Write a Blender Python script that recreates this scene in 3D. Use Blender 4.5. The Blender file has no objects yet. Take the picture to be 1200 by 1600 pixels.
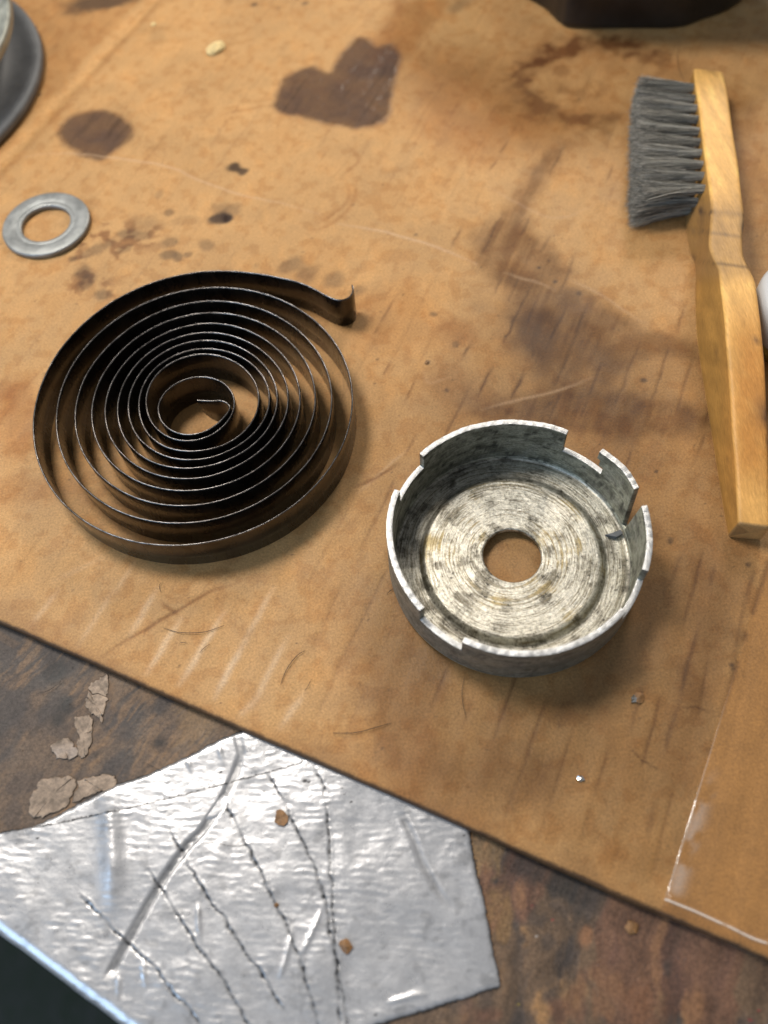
import bpy, bmesh, math, random
import numpy as np
from mathutils import Matrix, Vector

random.seed(7); RNG = np.random.RandomState(11)
SC = bpy.context.scene
COL = SC.collection
MM = 0.001
# ------------------------------------------------------------------ camera (solved from the round parts in the photograph)
FPX, PITCH, ROLL, CAMH = 1300.0, math.radians(62), math.radians(-6), 200.0     # focal length in px of the 1200x1600 frame, mm above the board
_f = np.array([0, math.cos(PITCH), -math.sin(PITCH)]); _u = np.array([0, math.sin(PITCH), math.cos(PITCH)]); _r = np.array([1.0, 0, 0])
_cr, _sr = math.cos(ROLL), math.sin(ROLL)
RIGHT = _cr*_r + _sr*_u; UP = -_sr*_r + _cr*_u
cam_d = bpy.data.cameras.new('camera'); cam = bpy.data.objects.new('camera', cam_d); COL.objects.link(cam)
m = Matrix.Identity(4)
for i in range(3):
    m[i][0] = RIGHT[i]; m[i][1] = UP[i]; m[i][2] = -_f[i]
m[2][3] = CAMH*MM
cam.matrix_world = m
cam_d.sensor_fit = 'VERTICAL'; cam_d.sensor_height = 24; cam_d.sensor_width = 18
cam_d.lens = FPX/1600*24
cam_d.clip_start = 0.01; cam_d.clip_end = 50
cam_d.dof.use_dof = True; cam_d.dof.focus_distance = 0.222; cam_d.dof.aperture_fstop = 5.6
SC.camera = cam
# ------------------------------------------------------------------ room light: dim surroundings, two ceiling lamps, a cool window
world = bpy.data.worlds.new('World'); SC.world = world; world.use_nodes = True
bg = world.node_tree.nodes['Background']; bg.inputs['Color'].default_value = (0.95, 0.97, 1.0, 1); bg.inputs['Strength'].default_value = 0.25
SC.view_settings.view_transform = 'Standard'; SC.view_settings.look = 'None'; SC.view_settings.gamma = 1; SC.view_settings.exposure = 0
SC.view_settings.use_curve_mapping = False
def lamp(name, loc, target, size, power, color, shape='DISK', sy=None):
    d = bpy.data.lights.new(name, 'AREA'); d.shape = shape; d.size = size
    if sy: d.size_y = sy
    d.energy = power; d.color = color
    o = bpy.data.objects.new(name, d); COL.objects.link(o); o.location = loc
    o.rotation_euler = (Vector(target)-Vector(loc)).to_track_quat('-Z', 'Y').to_euler()
    return o
TGT = (0.0, 0.14, 0)
lamp('ceiling_lamp', (-0.21, 0.35, 0.58), TGT, 0.18, 3.6, (1.0, 0.93, 0.84))
lamp('side_lamp', (-0.95, 0.60, 1.00), TGT, 0.22, 3.2, (1.0, 0.93, 0.84))
lamp('back_lamp', (0.50, 1.20, 0.82), TGT, 0.30, 8.0, (1.0, 0.91, 0.80))
lamp('window_light', (-1.10, -0.66, 0.70), TGT, 1.1, 12, (0.46, 0.70, 1.0), 'RECTANGLE', 1.1)

# ------------------------------------------------------------------ helpers
def ray(px, py):
    x = (np.asarray(px, float)-600)/FPX; y = -(np.asarray(py, float)-800)/FPX
    return _f + x[..., None]*RIGHT + y[..., None]*UP
def un(px, py, z=0.0):                     # point at height z (mm) seen at that place of the photograph
    d = ray(px, py); t = (CAMH-z)/-d[..., 2]
    return np.stack([d[..., 0]*t, d[..., 1]*t, np.zeros_like(t)+z], -1)
def U(pts, z=0.0):
    p = np.array(pts, float); return un(p[:, 0], p[:, 1], z)[:, :2]
def proj(P):
    X = np.asarray(P, float)-np.array([0, 0, CAMH]); w = X@_f
    return np.stack([600+FPX*(X@RIGHT)/w, 800-FPX*(X@UP)/w], -1)
def crop(pts, ox, oy, s): return [(ox+x/s, oy+y/s) for x, y in pts]

_perm = RNG.permutation(512)
def vn(x, y, seed=0):                      # value noise 0..1
    x = np.asarray(x, float); y = np.asarray(y, float)
    xi = np.floor(x).astype(int); yi = np.floor(y).astype(int); xf = x-xi; yf = y-yi
    xf = xf*xf*(3-2*xf); yf = yf*yf*(3-2*yf)
    def h(a, b): return _perm[(_perm[(a+seed*17) & 511]+b*7+seed*31) & 511]/511.0
    return (h(xi, yi)*(1-xf)+h(xi+1, yi)*xf)*(1-yf)+(h(xi, yi+1)*(1-xf)+h(xi+1, yi+1)*xf)*yf
def fbm(x, y, oct=4, seed=0):
    a = 0; w = 1; s = 0
    for i in range(oct):
        a = a+w*vn(x*2**i+i*13.7, y*2**i+i*7.3, seed+i); s += w; w *= 0.5
    return a/s
def sstep(a, b, x):
    t = np.clip((x-a)/(b-a), 0, 1); return t*t*(3-2*t)
def sdpoly(X, Y, poly):                    # signed distance, negative inside
    P = np.asarray(poly, float); d = np.full(X.shape, 1e9); ins = np.zeros(X.shape, bool)
    for i in range(len(P)):
        a = P[i-1]; b = P[i]; e = b-a
        wx = X-a[0]; wy = Y-a[1]
        t = np.clip((wx*e[0]+wy*e[1])/(e@e+1e-12), 0, 1)
        d = np.minimum(d, np.hypot(wx-e[0]*t, wy-e[1]*t))
        c = ((a[1] > Y) != (b[1] > Y))
        with np.errstate(divide='ignore', invalid='ignore'):
            ins ^= c & (X < (b[0]-a[0])*(Y-a[1])/(b[1]-a[1]+1e-12)+a[0])
    return np.where(ins, -d, d)
def sdline(X, Y, pts, side=False):
    P = np.asarray(pts, float); d = np.full(X.shape, 1e9); al = np.zeros(X.shape); sg = np.zeros(X.shape); L = 0
    for a, b in zip(P[:-1], P[1:]):
        e = b-a; l = math.hypot(*e); wx = X-a[0]; wy = Y-a[1]
        t = np.clip((wx*e[0]+wy*e[1])/(l*l+1e-12), 0, 1); dd = np.hypot(wx-e[0]*t, wy-e[1]*t)
        k = dd < d; d = np.where(k, dd, d); al = np.where(k, L+t*l, al)
        sg = np.where(k, np.sign(e[0]*wy-e[1]*wx), sg); L += l
    return (d*sg if side else d), al, L
def catmull(P, n=12):
    P = np.asarray(P, float); Q = np.vstack([2*P[0]-P[1], P, 2*P[-1]-P[-2]]); out = []
    for i in range(1, len(Q)-2):
        t = np.linspace(0, 1, n, endpoint=False)[:, None]; a, b, c, d = Q[i-1], Q[i], Q[i+1], Q[i+2]
        out.append(0.5*(2*b+(c-a)*t+(2*a-5*b+4*c-d)*t*t+(3*b-a-3*c+d)*t**3))
    out.append(P[-1:]); return np.vstack(out)

def mesh(name, V, faces, mats, parent=None, smooth=True, fm=None):
    V = np.asarray(V, float)*MM
    me = bpy.data.meshes.new(name)
    if isinstance(faces, np.ndarray):
        n, k = faces.shape
        me.vertices.add(len(V)); me.vertices.foreach_set('co', V.ravel())
        me.loops.add(n*k); me.loops.foreach_set('vertex_index', faces.ravel().astype(np.int32))
        me.polygons.add(n); me.polygons.foreach_set('loop_start', (np.arange(n)*k).astype(np.int32))
        me.polygons.foreach_set('loop_total', np.full(n, k, np.int32))
        me.update(calc_edges=True)
    else:
        me.from_pydata([tuple(v) for v in V], [], [tuple(int(i) for i in f) for f in faces])
    for mt in (mats if isinstance(mats, (list, tuple)) else [mats]): me.materials.append(mt)
    me.polygons.foreach_set('use_smooth', np.full(len(me.polygons), smooth))
    if fm is not None: me.polygons.foreach_set('material_index', np.asarray(fm, np.int32))
    me.update()
    o = bpy.data.objects.new(name, me); COL.objects.link(o)
    if parent: o.parent = parent
    return o
def attr(o, name, data):
    data = np.asarray(data, np.float32)
    if data.ndim == 2:
        a = o.data.attributes.new(name, 'FLOAT_COLOR', 'POINT')
        a.data.foreach_set('color', np.hstack([data, np.ones((len(data), 1), np.float32)]).ravel())
    else:
        a = o.data.attributes.new(name, 'FLOAT', 'POINT'); a.data.foreach_set('value', data)
def gridfaces(nu, nv, wrap=False):         # vertex index = iv*nu+iu
    iu = np.arange(nu if wrap else nu-1); iv = np.arange(nv-1)
    A, B = np.meshgrid(iu, iv); A = A.ravel(); B = B.ravel(); A2 = (A+1) % nu
    return np.stack([B*nu+A, B*nu+A2, (B+1)*nu+A2, (B+1)*nu+A], 1)
def vattr(o, name, data):
    a = o.data.attributes.new(name, 'FLOAT_VECTOR', 'POINT'); a.data.foreach_set('vector', np.asarray(data, np.float32).ravel())
def empty(name, loc=(0, 0, 0)):
    o = bpy.data.objects.new(name, None); COL.objects.link(o); o.empty_display_size = 0.01
    return o
def tag(o, label=None, cat=None, group=None, kind=None):
    for k, v in (('label', label), ('category', cat), ('group', group), ('kind', kind)):
        if v: o[k] = v
    return o

# ------------------------------------------------------------------ materials
def mat(name):
    m = bpy.data.materials.new(name); m.use_nodes = True
    return m, m.node_tree, m.node_tree.nodes['Principled BSDF']
def nd(t, kind, **kw):
    n = t.nodes.new(kind)
    for k, v in kw.items():
        if k in n.inputs.keys(): n.inputs[k].default_value = v
        else: setattr(n, k, v)
    return n
def noise(t, scale, detail=4, rough=0.6, vec=None, stretch=None):
    n = nd(t, 'ShaderNodeTexNoise'); n.inputs['Scale'].default_value = scale; n.inputs['Detail'].default_value = detail; n.inputs['Roughness'].default_value = rough
    if vec is None:
        vec = nd(t, 'ShaderNodeTexCoord').outputs['Object']
    if stretch:
        mp = nd(t, 'ShaderNodeMapping'); mp.inputs['Scale'].default_value = stretch; t.links.new(vec, mp.inputs['Vector']); vec = mp.outputs['Vector']
    t.links.new(vec, n.inputs['Vector']); return n.outputs['Fac']
def ramp(t, fac, stops):
    r = nd(t, 'ShaderNodeValToRGB'); e = r.color_ramp.elements
    while len(e) < len(stops): e.new(0.5)
    for i, (p, c) in enumerate(stops):
        e[i].position = p; e[i].color = (c, c, c, 1) if not isinstance(c, tuple) else (*c, 1)
    t.links.new(fac, r.inputs['Fac']); return r.outputs['Color']
def mixc(t, a, b, fac, mode='MIX'):
    m = nd(t, 'ShaderNodeMix', data_type='RGBA', blend_type=mode)
    for s, v in ((m.inputs[6], a), (m.inputs[7], b), (m.inputs[0], fac)):
        if isinstance(v, tuple): s.default_value = (*v, 1)
        elif isinstance(v, (int, float)): s.default_value = v
        else: t.links.new(v, s)
    return m.outputs[2]
def maprange(t, v, a, b, c, d):
    n = nd(t, 'ShaderNodeMapRange'); t.links.new(v, n.inputs[0])
    for i, x in enumerate((a, b, c, d)): n.inputs[i+1].default_value = x
    return n.outputs[0]
def bump(t, p, h, strength, dist, normal=None):
    b = nd(t, 'ShaderNodeBump'); b.inputs['Strength'].default_value = strength; b.inputs['Distance'].default_value = dist
    t.links.new(h, b.inputs['Height'])
    if normal: t.links.new(normal, b.inputs['Normal'])
    t.links.new(b.outputs['Normal'], p.inputs['Normal']); return b.outputs['Normal']
def attrnode(t, name): 
    a = nd(t, 'ShaderNodeAttribute'); a.attribute_name = name; return a

def m_painted(name, fine=2600, amp=0.16, rough=None, bstr=0.25, spec=0.3, bscale=None, stretch=None):
    m, t, p = mat(name)
    a = attrnode(t, 'Col')
    n = noise(t, fine, 5, 0.7, stretch=stretch)
    c = mixc(t, a.outputs['Color'], ramp(t, n, [(0.25, 1-amp*2), (0.75, 1+amp*0.0)]), 1.0, 'MULTIPLY')
    t.links.new(c, p.inputs['Base Color'])
    if rough is None: t.links.new(attrnode(t, 'Rgh').outputs['Fac'], p.inputs['Roughness'])
    else: p.inputs['Roughness'].default_value = rough
    p.inputs['Specular IOR Level'].default_value = spec
    bump(t, p, noise(t, bscale or fine*0.7, 4, 0.65, stretch=stretch), bstr, 0.0002)
    return m
def m_plain(name, col, rough=0.5, metal=0.0, spec=0.5, nscale=None, namp=0.3, bstr=0.0, bscale=1500):
    m, t, p = mat(name)
    p.inputs['Base Color'].default_value = (*col, 1); p.inputs['Roughness'].default_value = rough; p.inputs['Metallic'].default_value = metal
    p.inputs['Specular IOR Level'].default_value = spec
    if nscale:
        n = noise(t, nscale, 5, 0.65)
        t.links.new(mixc(t, tuple(c*(1-namp) for c in col), tuple(min(1, c*(1+namp)) for c in col), ramp(t, n, [(0.3, 0.0), (0.7, 1.0)])), p.inputs['Base Color'])
        t.links.new(maprange(t, n, 0.2, 0.8, max(0.03, rough*0.75), min(1, rough*1.3)), p.inputs['Roughness'])
    if bstr: bump(t, p, noise(t, bscale, 4, 0.6), bstr, 0.0003)
    return m
M_card = m_painted('kraft_cardboard', 1700, 0.27, None, 0.6, 0.35)
M_bench = m_painted('worn_bench_wood', 1400, 0.36, None, 0.9, 0.4)
M_wood = m_painted('brush_wood', 1100, 0.18, 0.5, 0.7, 0.35, stretch=(1.6, .28, 1.6))
M_floor = m_plain('dark_green_floor', (0.009, 0.017, 0.009), 0.7, nscale=60, namp=0.5)

def m_ducttape():
    m, t, p = mat('silver_duct_tape')
    a = attrnode(t, 'Col'); n = noise(t, 1500, 3, 0.6)
    t.links.new(mixc(t, a.outputs['Color'], ramp(t, n, [(0.25, 0.86), (0.7, 1.0)]), 1.0, 'MULTIPLY'), p.inputs['Base Color'])
    p.inputs['Metallic'].default_value = 0.65; p.inputs['Specular IOR Level'].default_value = 0.6
    t.links.new(maprange(t, noise(t, 350, 3), 0.3, 0.7, 0.27, 0.36), p.inputs['Roughness'])
    bump(t, p, noise(t, 900, 3, 0.55), 0.22, 0.0002)
    return m
M_duct = m_ducttape()

def m_spring():
    m, t, p = mat('oiled_blued_steel')
    n = noise(t, 220, 5, 0.65, stretch=(1, 1, 0.35))
    t.links.new(ramp(t, n, [(0.3, (0.016, 0.013, 0.011)), (0.7, (0.05, 0.042, 0.036))]), p.inputs['Base Color'])
    p.inputs['Metallic'].default_value = 0.85
    t.links.new(maprange(t, n, 0.3, 0.7, 0.20, 0.36), p.inputs['Roughness'])
    p.inputs['Coat Weight'].default_value = 0.5; p.inputs['Coat Roughness'].default_value = 0.08
    bump(t, p, noise(t, 700, 3, 0.6), 0.12, 0.0002)
    return m
def m_edge():
    m, t, p = mat('bare_steel_edge')
    n = noise(t, 420, 4, 0.6)
    t.links.new(ramp(t, n, [(0.36, (0.08, 0.072, 0.066)), (0.75, (0.22, 0.21, 0.205))]), p.inputs['Base Color'])
    p.inputs['Metallic'].default_value = 0.95; p.inputs['Roughness'].default_value = 0.25
    bump(t, p, noise(t, 500, 3, 0.6), 0.15, 0.0003)
    return m
M_spring, M_edge = m_spring(), m_edge()

def m_cup(name, rim):
    m, t, p = mat(name)
    a = attrnode(t, 'Col'); pol = attrnode(t, 'Pol').outputs['Vector']
    n = noise(t, 1300, 5, 0.75); stk = noise(t, 1.0, 5, 0.7, vec=pol, stretch=(3.2, 1.5, 1.5)); pit = noise(t, 2100, 3, 0.6); sm = noise(t, 260, 5, 0.7)
    c = mixc(t, a.outputs['Color'], ramp(t, n, [(0.30, 0.45), (0.58, 1.0)]), 1.0, 'MULTIPLY')
    c = mixc(t, c, ramp(t, stk, [(0.34, (0.34, 0.30, 0.22)), (0.47, (0.86, 0.84, 0.78)), (0.66, (1.12, 1.12, 1.10))]), 0.85, 'MULTIPLY')
    c = mixc(t, c, (0.045, 0.040, 0.032), ramp(t, pit, [(0.685, 0.0), (0.73, 0.75)]))
    c = mixc(t, c, (0.17, 0.15, 0.11), ramp(t, sm, [(0.58, 0.0), (0.72, 0.35)]))
    if rim:
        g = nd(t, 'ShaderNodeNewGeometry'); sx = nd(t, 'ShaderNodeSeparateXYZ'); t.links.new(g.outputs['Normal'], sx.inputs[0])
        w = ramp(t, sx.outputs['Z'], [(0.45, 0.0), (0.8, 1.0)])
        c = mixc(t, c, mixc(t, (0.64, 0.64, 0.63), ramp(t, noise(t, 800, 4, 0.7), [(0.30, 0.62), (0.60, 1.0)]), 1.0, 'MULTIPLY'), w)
    t.links.new(c, p.inputs['Base Color'])
    p.inputs['Metallic'].default_value = 0.8
    t.links.new(attrnode(t, 'Rgh').outputs['Fac'], p.inputs['Roughness'])
    b1 = nd(t, 'ShaderNodeBump'); b1.inputs['Strength'].default_value = 0.5; b1.inputs['Distance'].default_value = 0.0002
    t.links.new(stk, b1.inputs['Height'])
    bump(t, p, n, 0.5, 0.0002, b1.outputs['Normal'])
    return m
M_cup = m_cup('worn_zinc', False); M_cupw = m_cup('worn_zinc_wall', True)
M_washer = m_plain('dull_zinc', (0.27, 0.28, 0.275), 0.45, 0.6, nscale=260, namp=0.22, bstr=0.3, bscale=800)
M_pulley = m_plain('grey_green_cast_metal', (0.30, 0.31, 0.27), 0.45, 0.4, nscale=120, namp=0.35, bstr=0.2, bscale=400)
M_flange = m_plain('dark_grey_steel', (0.14, 0.145, 0.15), 0.6, 0.2, nscale=90, namp=0.25)
M_black = m_plain('black_greasy_casting', (0.012, 0.009, 0.007), 0.38, nscale=60, namp=0.5, bstr=0.3, bscale=200)
M_white = m_plain('white_plastic', (0.52, 0.53, 0.54), 0.4)
M_yellow = m_plain('yellowed_plastic', (0.36, 0.30, 0.08), 0.35)
M_hair = m_plain('dark_hair', (0.03, 0.018, 0.012), 0.5)
M_crumb = m_plain('pale_crumb', (0.62, 0.47, 0.22), 0.8, nscale=900, namp=0.4, bstr=0.8)
M_flake = m_plain('brown_flake', (0.20, 0.10, 0.035), 0.55, nscale=900, namp=0.4, bstr=0.6)
M_chip = m_plain('shiny_metal_chip', (0.75, 0.72, 0.68), 0.15, 1.0)
M_dark = m_plain('black_grit', (0.02, 0.016, 0.013), 0.6)
M_veneer = m_painted('peeled_veneer', 1500, 0.28, 0.6, 0.7, 0.35)

# ------------------------------------------------------------------ frames of the board and of the bench
O_C = U([(0, 972)])[0]; e_u = np.array([math.cos(math.radians(-28.6)), math.sin(math.radians(-28.6))]); e_v = np.array([-e_u[1], e_u[0]])
ZB = -3.2                                                                       # bench top under the cardboard
E0 = U([(0, 1432)], ZB)[0]; E1 = U([(228, 1600)], ZB)[0]
b_u = (E1-E0)/np.linalg.norm(E1-E0); b_v = np.array([-b_u[1], b_u[0]])

# ================================================================== STRUCTURE: floor, workbench
fl = mesh('floor', [(-3000, -3000, -760), (3000, -3000, -760), (3000, 3000, -760), (-3000, 3000, -760)], [(0, 1, 2, 3)], M_floor)
tag(fl, kind='structure')

RB = 2.6                                                                        # rounded front edge of the bench
def bench_pt(s, t, h=0.0):                                                      # s along the edge, t arc length inward (negative = over the edge)
    s = np.asarray(s, float); t = np.asarray(t, float); h = np.asarray(h, float)+0*t
    q = RB*math.pi/2
    a = np.clip(-t/RB, 0, math.pi/2); over = np.maximum(-t-q, 0)
    inn = np.where(t >= 0, t, -RB*np.sin(a)) - h*np.sin(a)
    z = np.where(t >= 0, 0, -RB*(1-np.cos(a))) - over + h*np.cos(a)
    P = E0+(s[..., None])*b_u+inn[..., None]*b_v
    return np.concatenate([P, (ZB+z)[..., None]], -1)
def st(P): 
    d = np.asarray(P, float)-E0; return np.stack([d@b_u, d@b_v], -1)

def bench_colour(X, Y, s, t):
    # grain direction differs left and right of the tape, as on a worn laminated top
    ga = math.radians(48); gx = X*math.cos(ga)+Y*math.sin(ga); gy = -X*math.sin(ga)+Y*math.cos(ga)
    gb = math.radians(78); hx = X*math.cos(gb)+Y*math.sin(gb); hy = -X*math.sin(gb)+Y*math.cos(gb)
    k = sstep(-20, 10, X)
    wob = (fbm(X/9, Y/9, 3, 40)-.5)*5
    gr = (1-k)*fbm(gx/7, (gy+wob)/0.8, 4, 3)+k*fbm(hx/6, (hy+wob*1.6)/2.2, 5, 5)
    pat = (1-k)*fbm(gx/16, gy/9, 4, 8)+k*fbm(hx/22, (hy+wob)/5.0, 4, 9)
    p2 = fbm(X/13+40, Y/13, 4, 14); p3 = fbm(X/5, Y/5, 4, 18)
    brown = np.array([.185, .115, .068]); dark = np.array([.075, .058, .050]); tan = np.array([.40, .215, .085]); red = np.array([.20, .088, .052])
    c = brown[None]*np.ones((len(X), 1))
    def mx(c, col, f): return c*(1-f[:, None])+col[None]*f[:, None]
    c = mx(c, dark, sstep(.50, .64, pat)*.9)
    c = mx(c, tan, sstep(.50, .66, p2*.55+gr*.45)*(.45+.35*k))
    c = mx(c, dark, sstep(.52, .66, p3)*.55)
    c = mx(c, red, k*sstep(.50, .62, fbm(X/8+9, Y/11, 3, 22))*.6)
    c = c*(.60+(.15+.30*k)*sstep(.28, .72, gr)+.55*(p3-.2))[:, None]
    c = c*(1-.0*k)[:, None]+((1-k)*.02)[:, None]*np.array([.9, .9, .9])[None]
    # dark knots and gouges near the board edge
    for px, py, r in ((85, 1046, 3.6), (8, 995, 4.5), (90, 1125, 3.2), (105, 1105, 3.5), (250, 1160, 3.0), (774, 1376, 1.1), (905, 1400, 8), (840, 1350, 5)):
        q = U([(px, py)], ZB)[0]; d = np.hypot(X-q[0], Y-q[1])+(p3-.5)*r*1.3
        c = mx(c, np.array([.032, .030, .029]), (1-sstep(r*.3, r*1.05, d))*.85)
    for px, py, r, cc in ((330, 1105, 9, (.30, .19, .10)), (300, 1130, 7, (.30, .18, .085)), (755, 1340, 5, (.36, .22, .10)), (770, 1430, 6, (.30, .17, .07)), (920, 1465, 3.5, (.36, .17, .08)), (950, 1540, 6, (.30, .15, .075)), (1000, 1560, 6, (.26, .12, .06))):
        q = U([(px, py)], ZB)[0]; d = np.hypot((X-q[0])*1.2, Y-q[1])+(gr-.5)*r*2.2
        c = mx(c, np.array(cc), (1-sstep(r*.3, r, d))*.75)
    for i in range(46):                                                         # small paint flecks
        x = RNG.uniform(-5, 75); y = RNG.uniform(-35, 30); r = RNG.uniform(.12, .45); d = np.hypot(X-x, Y-y)
        cc = [(.5, .48, .46), (.40, .05, .05), (.45, .33, .05), (.03, .03, .03), (.03, .025, .02)][i % 5]
        c = mx(c, np.array(cc), (1-sstep(r*.6, r, d))*.8)
    return np.clip(c, .01, .8), gr, p3

s_ax = np.concatenate([np.linspace(-500, -40, 12)[:-1], np.arange(-40, 215, .42), np.linspace(215, 600, 10)])
t_ax = np.concatenate([[-70, -55, -40, -25, -12], np.arange(-6.2, 66, .42), np.linspace(66, 600, 14)])
S, T = np.meshgrid(s_ax, t_ax); S = S.ravel(); T = T.ravel()
P = bench_pt(S, T)
c, gr, p3 = bench_colour(P[:, 0], P[:, 1], S, T)
hz = (gr-.5)*.16+(p3-.5)*.14
hz = np.where(T < 0, 0, hz)
P[:, 2] += hz-.08
bench = mesh('workbench', P, gridfaces(len(s_ax), len(t_ax)), M_bench)
attr(bench, 'Col', c); attr(bench, 'Rgh', np.clip(.42+.35*p3, .3, .9))
tag(bench, kind='structure')

# peeled veneer islands that stand proud of the bench
VEN = [crop([(555, 490), (610, 450), (665, 415), (682, 430), (678, 500), (668, 550), (590, 530), (545, 515)], 0, 950, 4),
       crop([(545, 520), (590, 535), (668, 558), (665, 600), (640, 700), (625, 705), (600, 670), (560, 650), (535, 590)], 0, 950, 4),
       crop([(465, 690), (500, 672), (555, 672), (578, 720), (578, 800), (560, 880), (535, 935), (490, 925), (482, 850), (495, 800), (478, 760)], 0, 950, 4),
       crop([(315, 860), (350, 830), (420, 810), (455, 850), (480, 870), (478, 920), (440, 950), (370, 940), (325, 895)], 0, 950, 4),
       crop([(180, 1210), (215, 1140), (260, 1075), (330, 1060), (440, 1055), (480, 1080), (470, 1130), (440, 1190), (400, 1250), (250, 1310), (190, 1300)], 0, 950, 4),
       crop([(490, 1085), (560, 1060), (680, 1042), (725, 1060), (735, 1090), (700, 1130), (620, 1150), (520, 1190), (455, 1215), (480, 1130)], 0, 950, 4)]
for i, pl in enumerate(VEN):
    w = U(pl, ZB); w = catmull(np.vstack([w, w[:1]]), 7)[:-1]
    jit = np.stack([vn(w[:, 0]*1.7, w[:, 1]*1.7, 60), vn(w[:, 0]*1.7, w[:, 1]*1.7, 61)], 1)-.5
    w = w+jit*.9; n = len(w); cen = w.mean(0)
    rings = [(1.02, ZB-.25), (1.0, ZB+.12), (.95, ZB+.2)]+[(f, ZB+.2) for f in (.8, .6, .4, .2, .03)]
    V = []
    for f, z in rings:
        q = cen+(w-cen)*f; zz = z+(fbm(q[:, 0]/1.3, q[:, 1]/1.3, 3, 70)-.5)*(.20 if z > ZB else 0)+(.10*sstep(.5, .75, vn(q[:, 0]/1.5, q[:, 1]/1.5, 77)) if .9 < f < 1.01 else 0)
        V.append(np.column_stack([q, zz]))
    V = np.vstack(V)
    fs = list(gridfaces(n, len(rings), True))+[list(range((len(rings)-1)*n, len(rings)*n))]
    o = mesh('veneer_flake', V, [list(f) for f in fs], M_veneer, bench)
    g = fbm(V[:, 0]/2.2, V[:, 1]/2.2, 4, 75); g2 = fbm(V[:, 0]/5+i*9, V[:, 1]/5, 3, 79)
    cc = np.array([.42, .315, .23])[None]*(.5+.9*g)[:, None]; cc = cc*(1-.35*sstep(.52, .68, fbm(V[:, 0]/1.2, V[:, 1]/1.2, 4, 82)))[:, None]
    if i == 3: cc = cc*(.6+.4*g2)[:, None]+np.array([.20, .19, .19])[None]*sstep(.4, .6, g2)[:, None]*.6
    cc[:2*n] *= .35
    attr(o, 'Col', np.clip(cc, 0, .8))

# ================================================================== DUCT TAPE (two layers stuck on the bench, wrapped over its edge)
def stpoly(px, z=ZB): return st(U(px, z))
def tape(name, outline, base, creases, seed, res=.30, seam=None):
    lo = outline.min(0)-1; hi = outline.max(0)+1
    sa = np.arange(lo[0], hi[0], res); ta = np.arange(lo[1], hi[1], res)
    S, T = np.meshgrid(sa, ta); S = S.ravel(); T = T.ravel()
    rag = (fbm(S/1.2, T/1.2, 3, seed+3)-.5)*.5
    sd = sdpoly(S, T, outline)+rag
    F = gridfaces(len(sa), len(ta)); keep = (sd[F] < 0).all(1); F = F[keep]
    use = np.unique(F); ren = -np.ones(len(S), int); ren[use] = np.arange(len(use)); F = ren[F]
    S, T, sd = S[use], T[use], sd[use]
    B = bench_pt(S, T); X, Y = B[:, 0], B[:, 1]
    # woven scrim: short dashes in rows, softened by patches where the film lies smooth
    ra = math.radians(-8); wx = X*math.cos(ra)+Y*math.sin(ra); wy = -X*math.sin(ra)+Y*math.cos(ra)
    wy = wy+(fbm(X/6, Y/6, 2, seed+8)-.5)*1.2
    row = np.floor(wy/1.55)
    dash = .5+.5*np.sin(2*math.pi*(wy/1.55)); along = vn(wx/1.7+row*5.31, row*3.7, seed+1)
    amp = sstep(.34, .62, fbm(X/11, Y/11, 3, seed+2))
    h = .042*dash*sstep(.25, .8, along)*(.35+.8*amp)+.065*(fbm(wx/2.2, wy/.9, 3, seed+4)-.5)*(.5+amp)+.8*(fbm(X/13, Y/13, 3, seed+6)-.5)
    col = np.array([.60, .60, .615])[None]*np.ones((len(X), 1))*(.93+.1*fbm(X/9, Y/9, 3, seed+7))[:, None]
    dirt = sstep(.6, .78, fbm(X/2.5, Y/2.5, 4, seed+9)); col *= (1-.22*dirt)[:, None]
    for kind, pts in creases:
        d, al, L = sdline(X, Y, pts, True)
        if kind == 'stitch': d = d+(fbm(X/2.2, Y/2.2, 3, seed+31)-.5)*1.3
        ad = np.abs(d)
        if kind == 'stitch':
            fade = sstep(0, 4, al)*sstep(0, 5, L-al); w = .35+1.0*vn(al/2.3, al*0, seed+20)
            stp = .5+.5*np.sign(np.sin(al*2*math.pi/1.9+vn(al/3, al*0, 21)*5))
            h += fade*w*(.07*np.exp(-((d-.40)/.26)**2)*(.55+.45*stp)-.12*np.exp(-((d+.10)/.24)**2))
            k = np.exp(-((d+.06)/.36)**2)*fade*(.62+.38*stp)*np.clip(w, 0, 1.1); col *= np.clip(1-.97*k, .04, 1)[:, None]
        elif kind == 'groove':
            fade = (.45+.55*sstep(5, 14, al))*sstep(-1, 4, L-al)
            h -= fade*.40*np.exp(-(d/1.0)**4)
            col *= (1-.50*fade*np.exp(-(d/.95)**4))[:, None]  # shading of the groove painted into the tape colour
        elif kind == 'ridge':
            fade = sstep(0, 3, al)*sstep(0, 16, L-al); h += fade*.95*np.exp(-(d/2.3)**2)
        elif kind == 'valley':
            fade = sstep(0, 3, al)*sstep(0, 5, L-al); h -= fade*.16*np.exp(-(d/.75)**2); h += fade*.06*np.exp(-((ad-1.3)/.5)**2)
            col *= (1-.22*fade*np.exp(-(d/.7)**4))[:, None]
        elif kind == 'soft':
            fade = sstep(0, 3, al)*sstep(0, 5, L-al); h += fade*.28*np.exp(-(d/.5)**2)
    edge = sstep(-1.1, 0, sd)
    if seam is not None: edge = edge*sstep(0, 3, sdline(S, T, seam)[0])
    h = (h+.42)*(1-edge)+base+.1
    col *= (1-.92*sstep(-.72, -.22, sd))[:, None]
    for px, py, r in SPECKS:
        q = U([(px, py)], ZB)[0]; k = 1-sstep(r*.6, r, np.hypot(X-q[0], (Y-q[1])*1.4)); col *= (1-.9*k)[:, None]
    V = bench_pt(S, T, np.maximum(h, .08+base))
    o = mesh(name, V, F, M_duct); attr(o, 'Col', np.clip(col, .01, .9))
    return o
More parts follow.
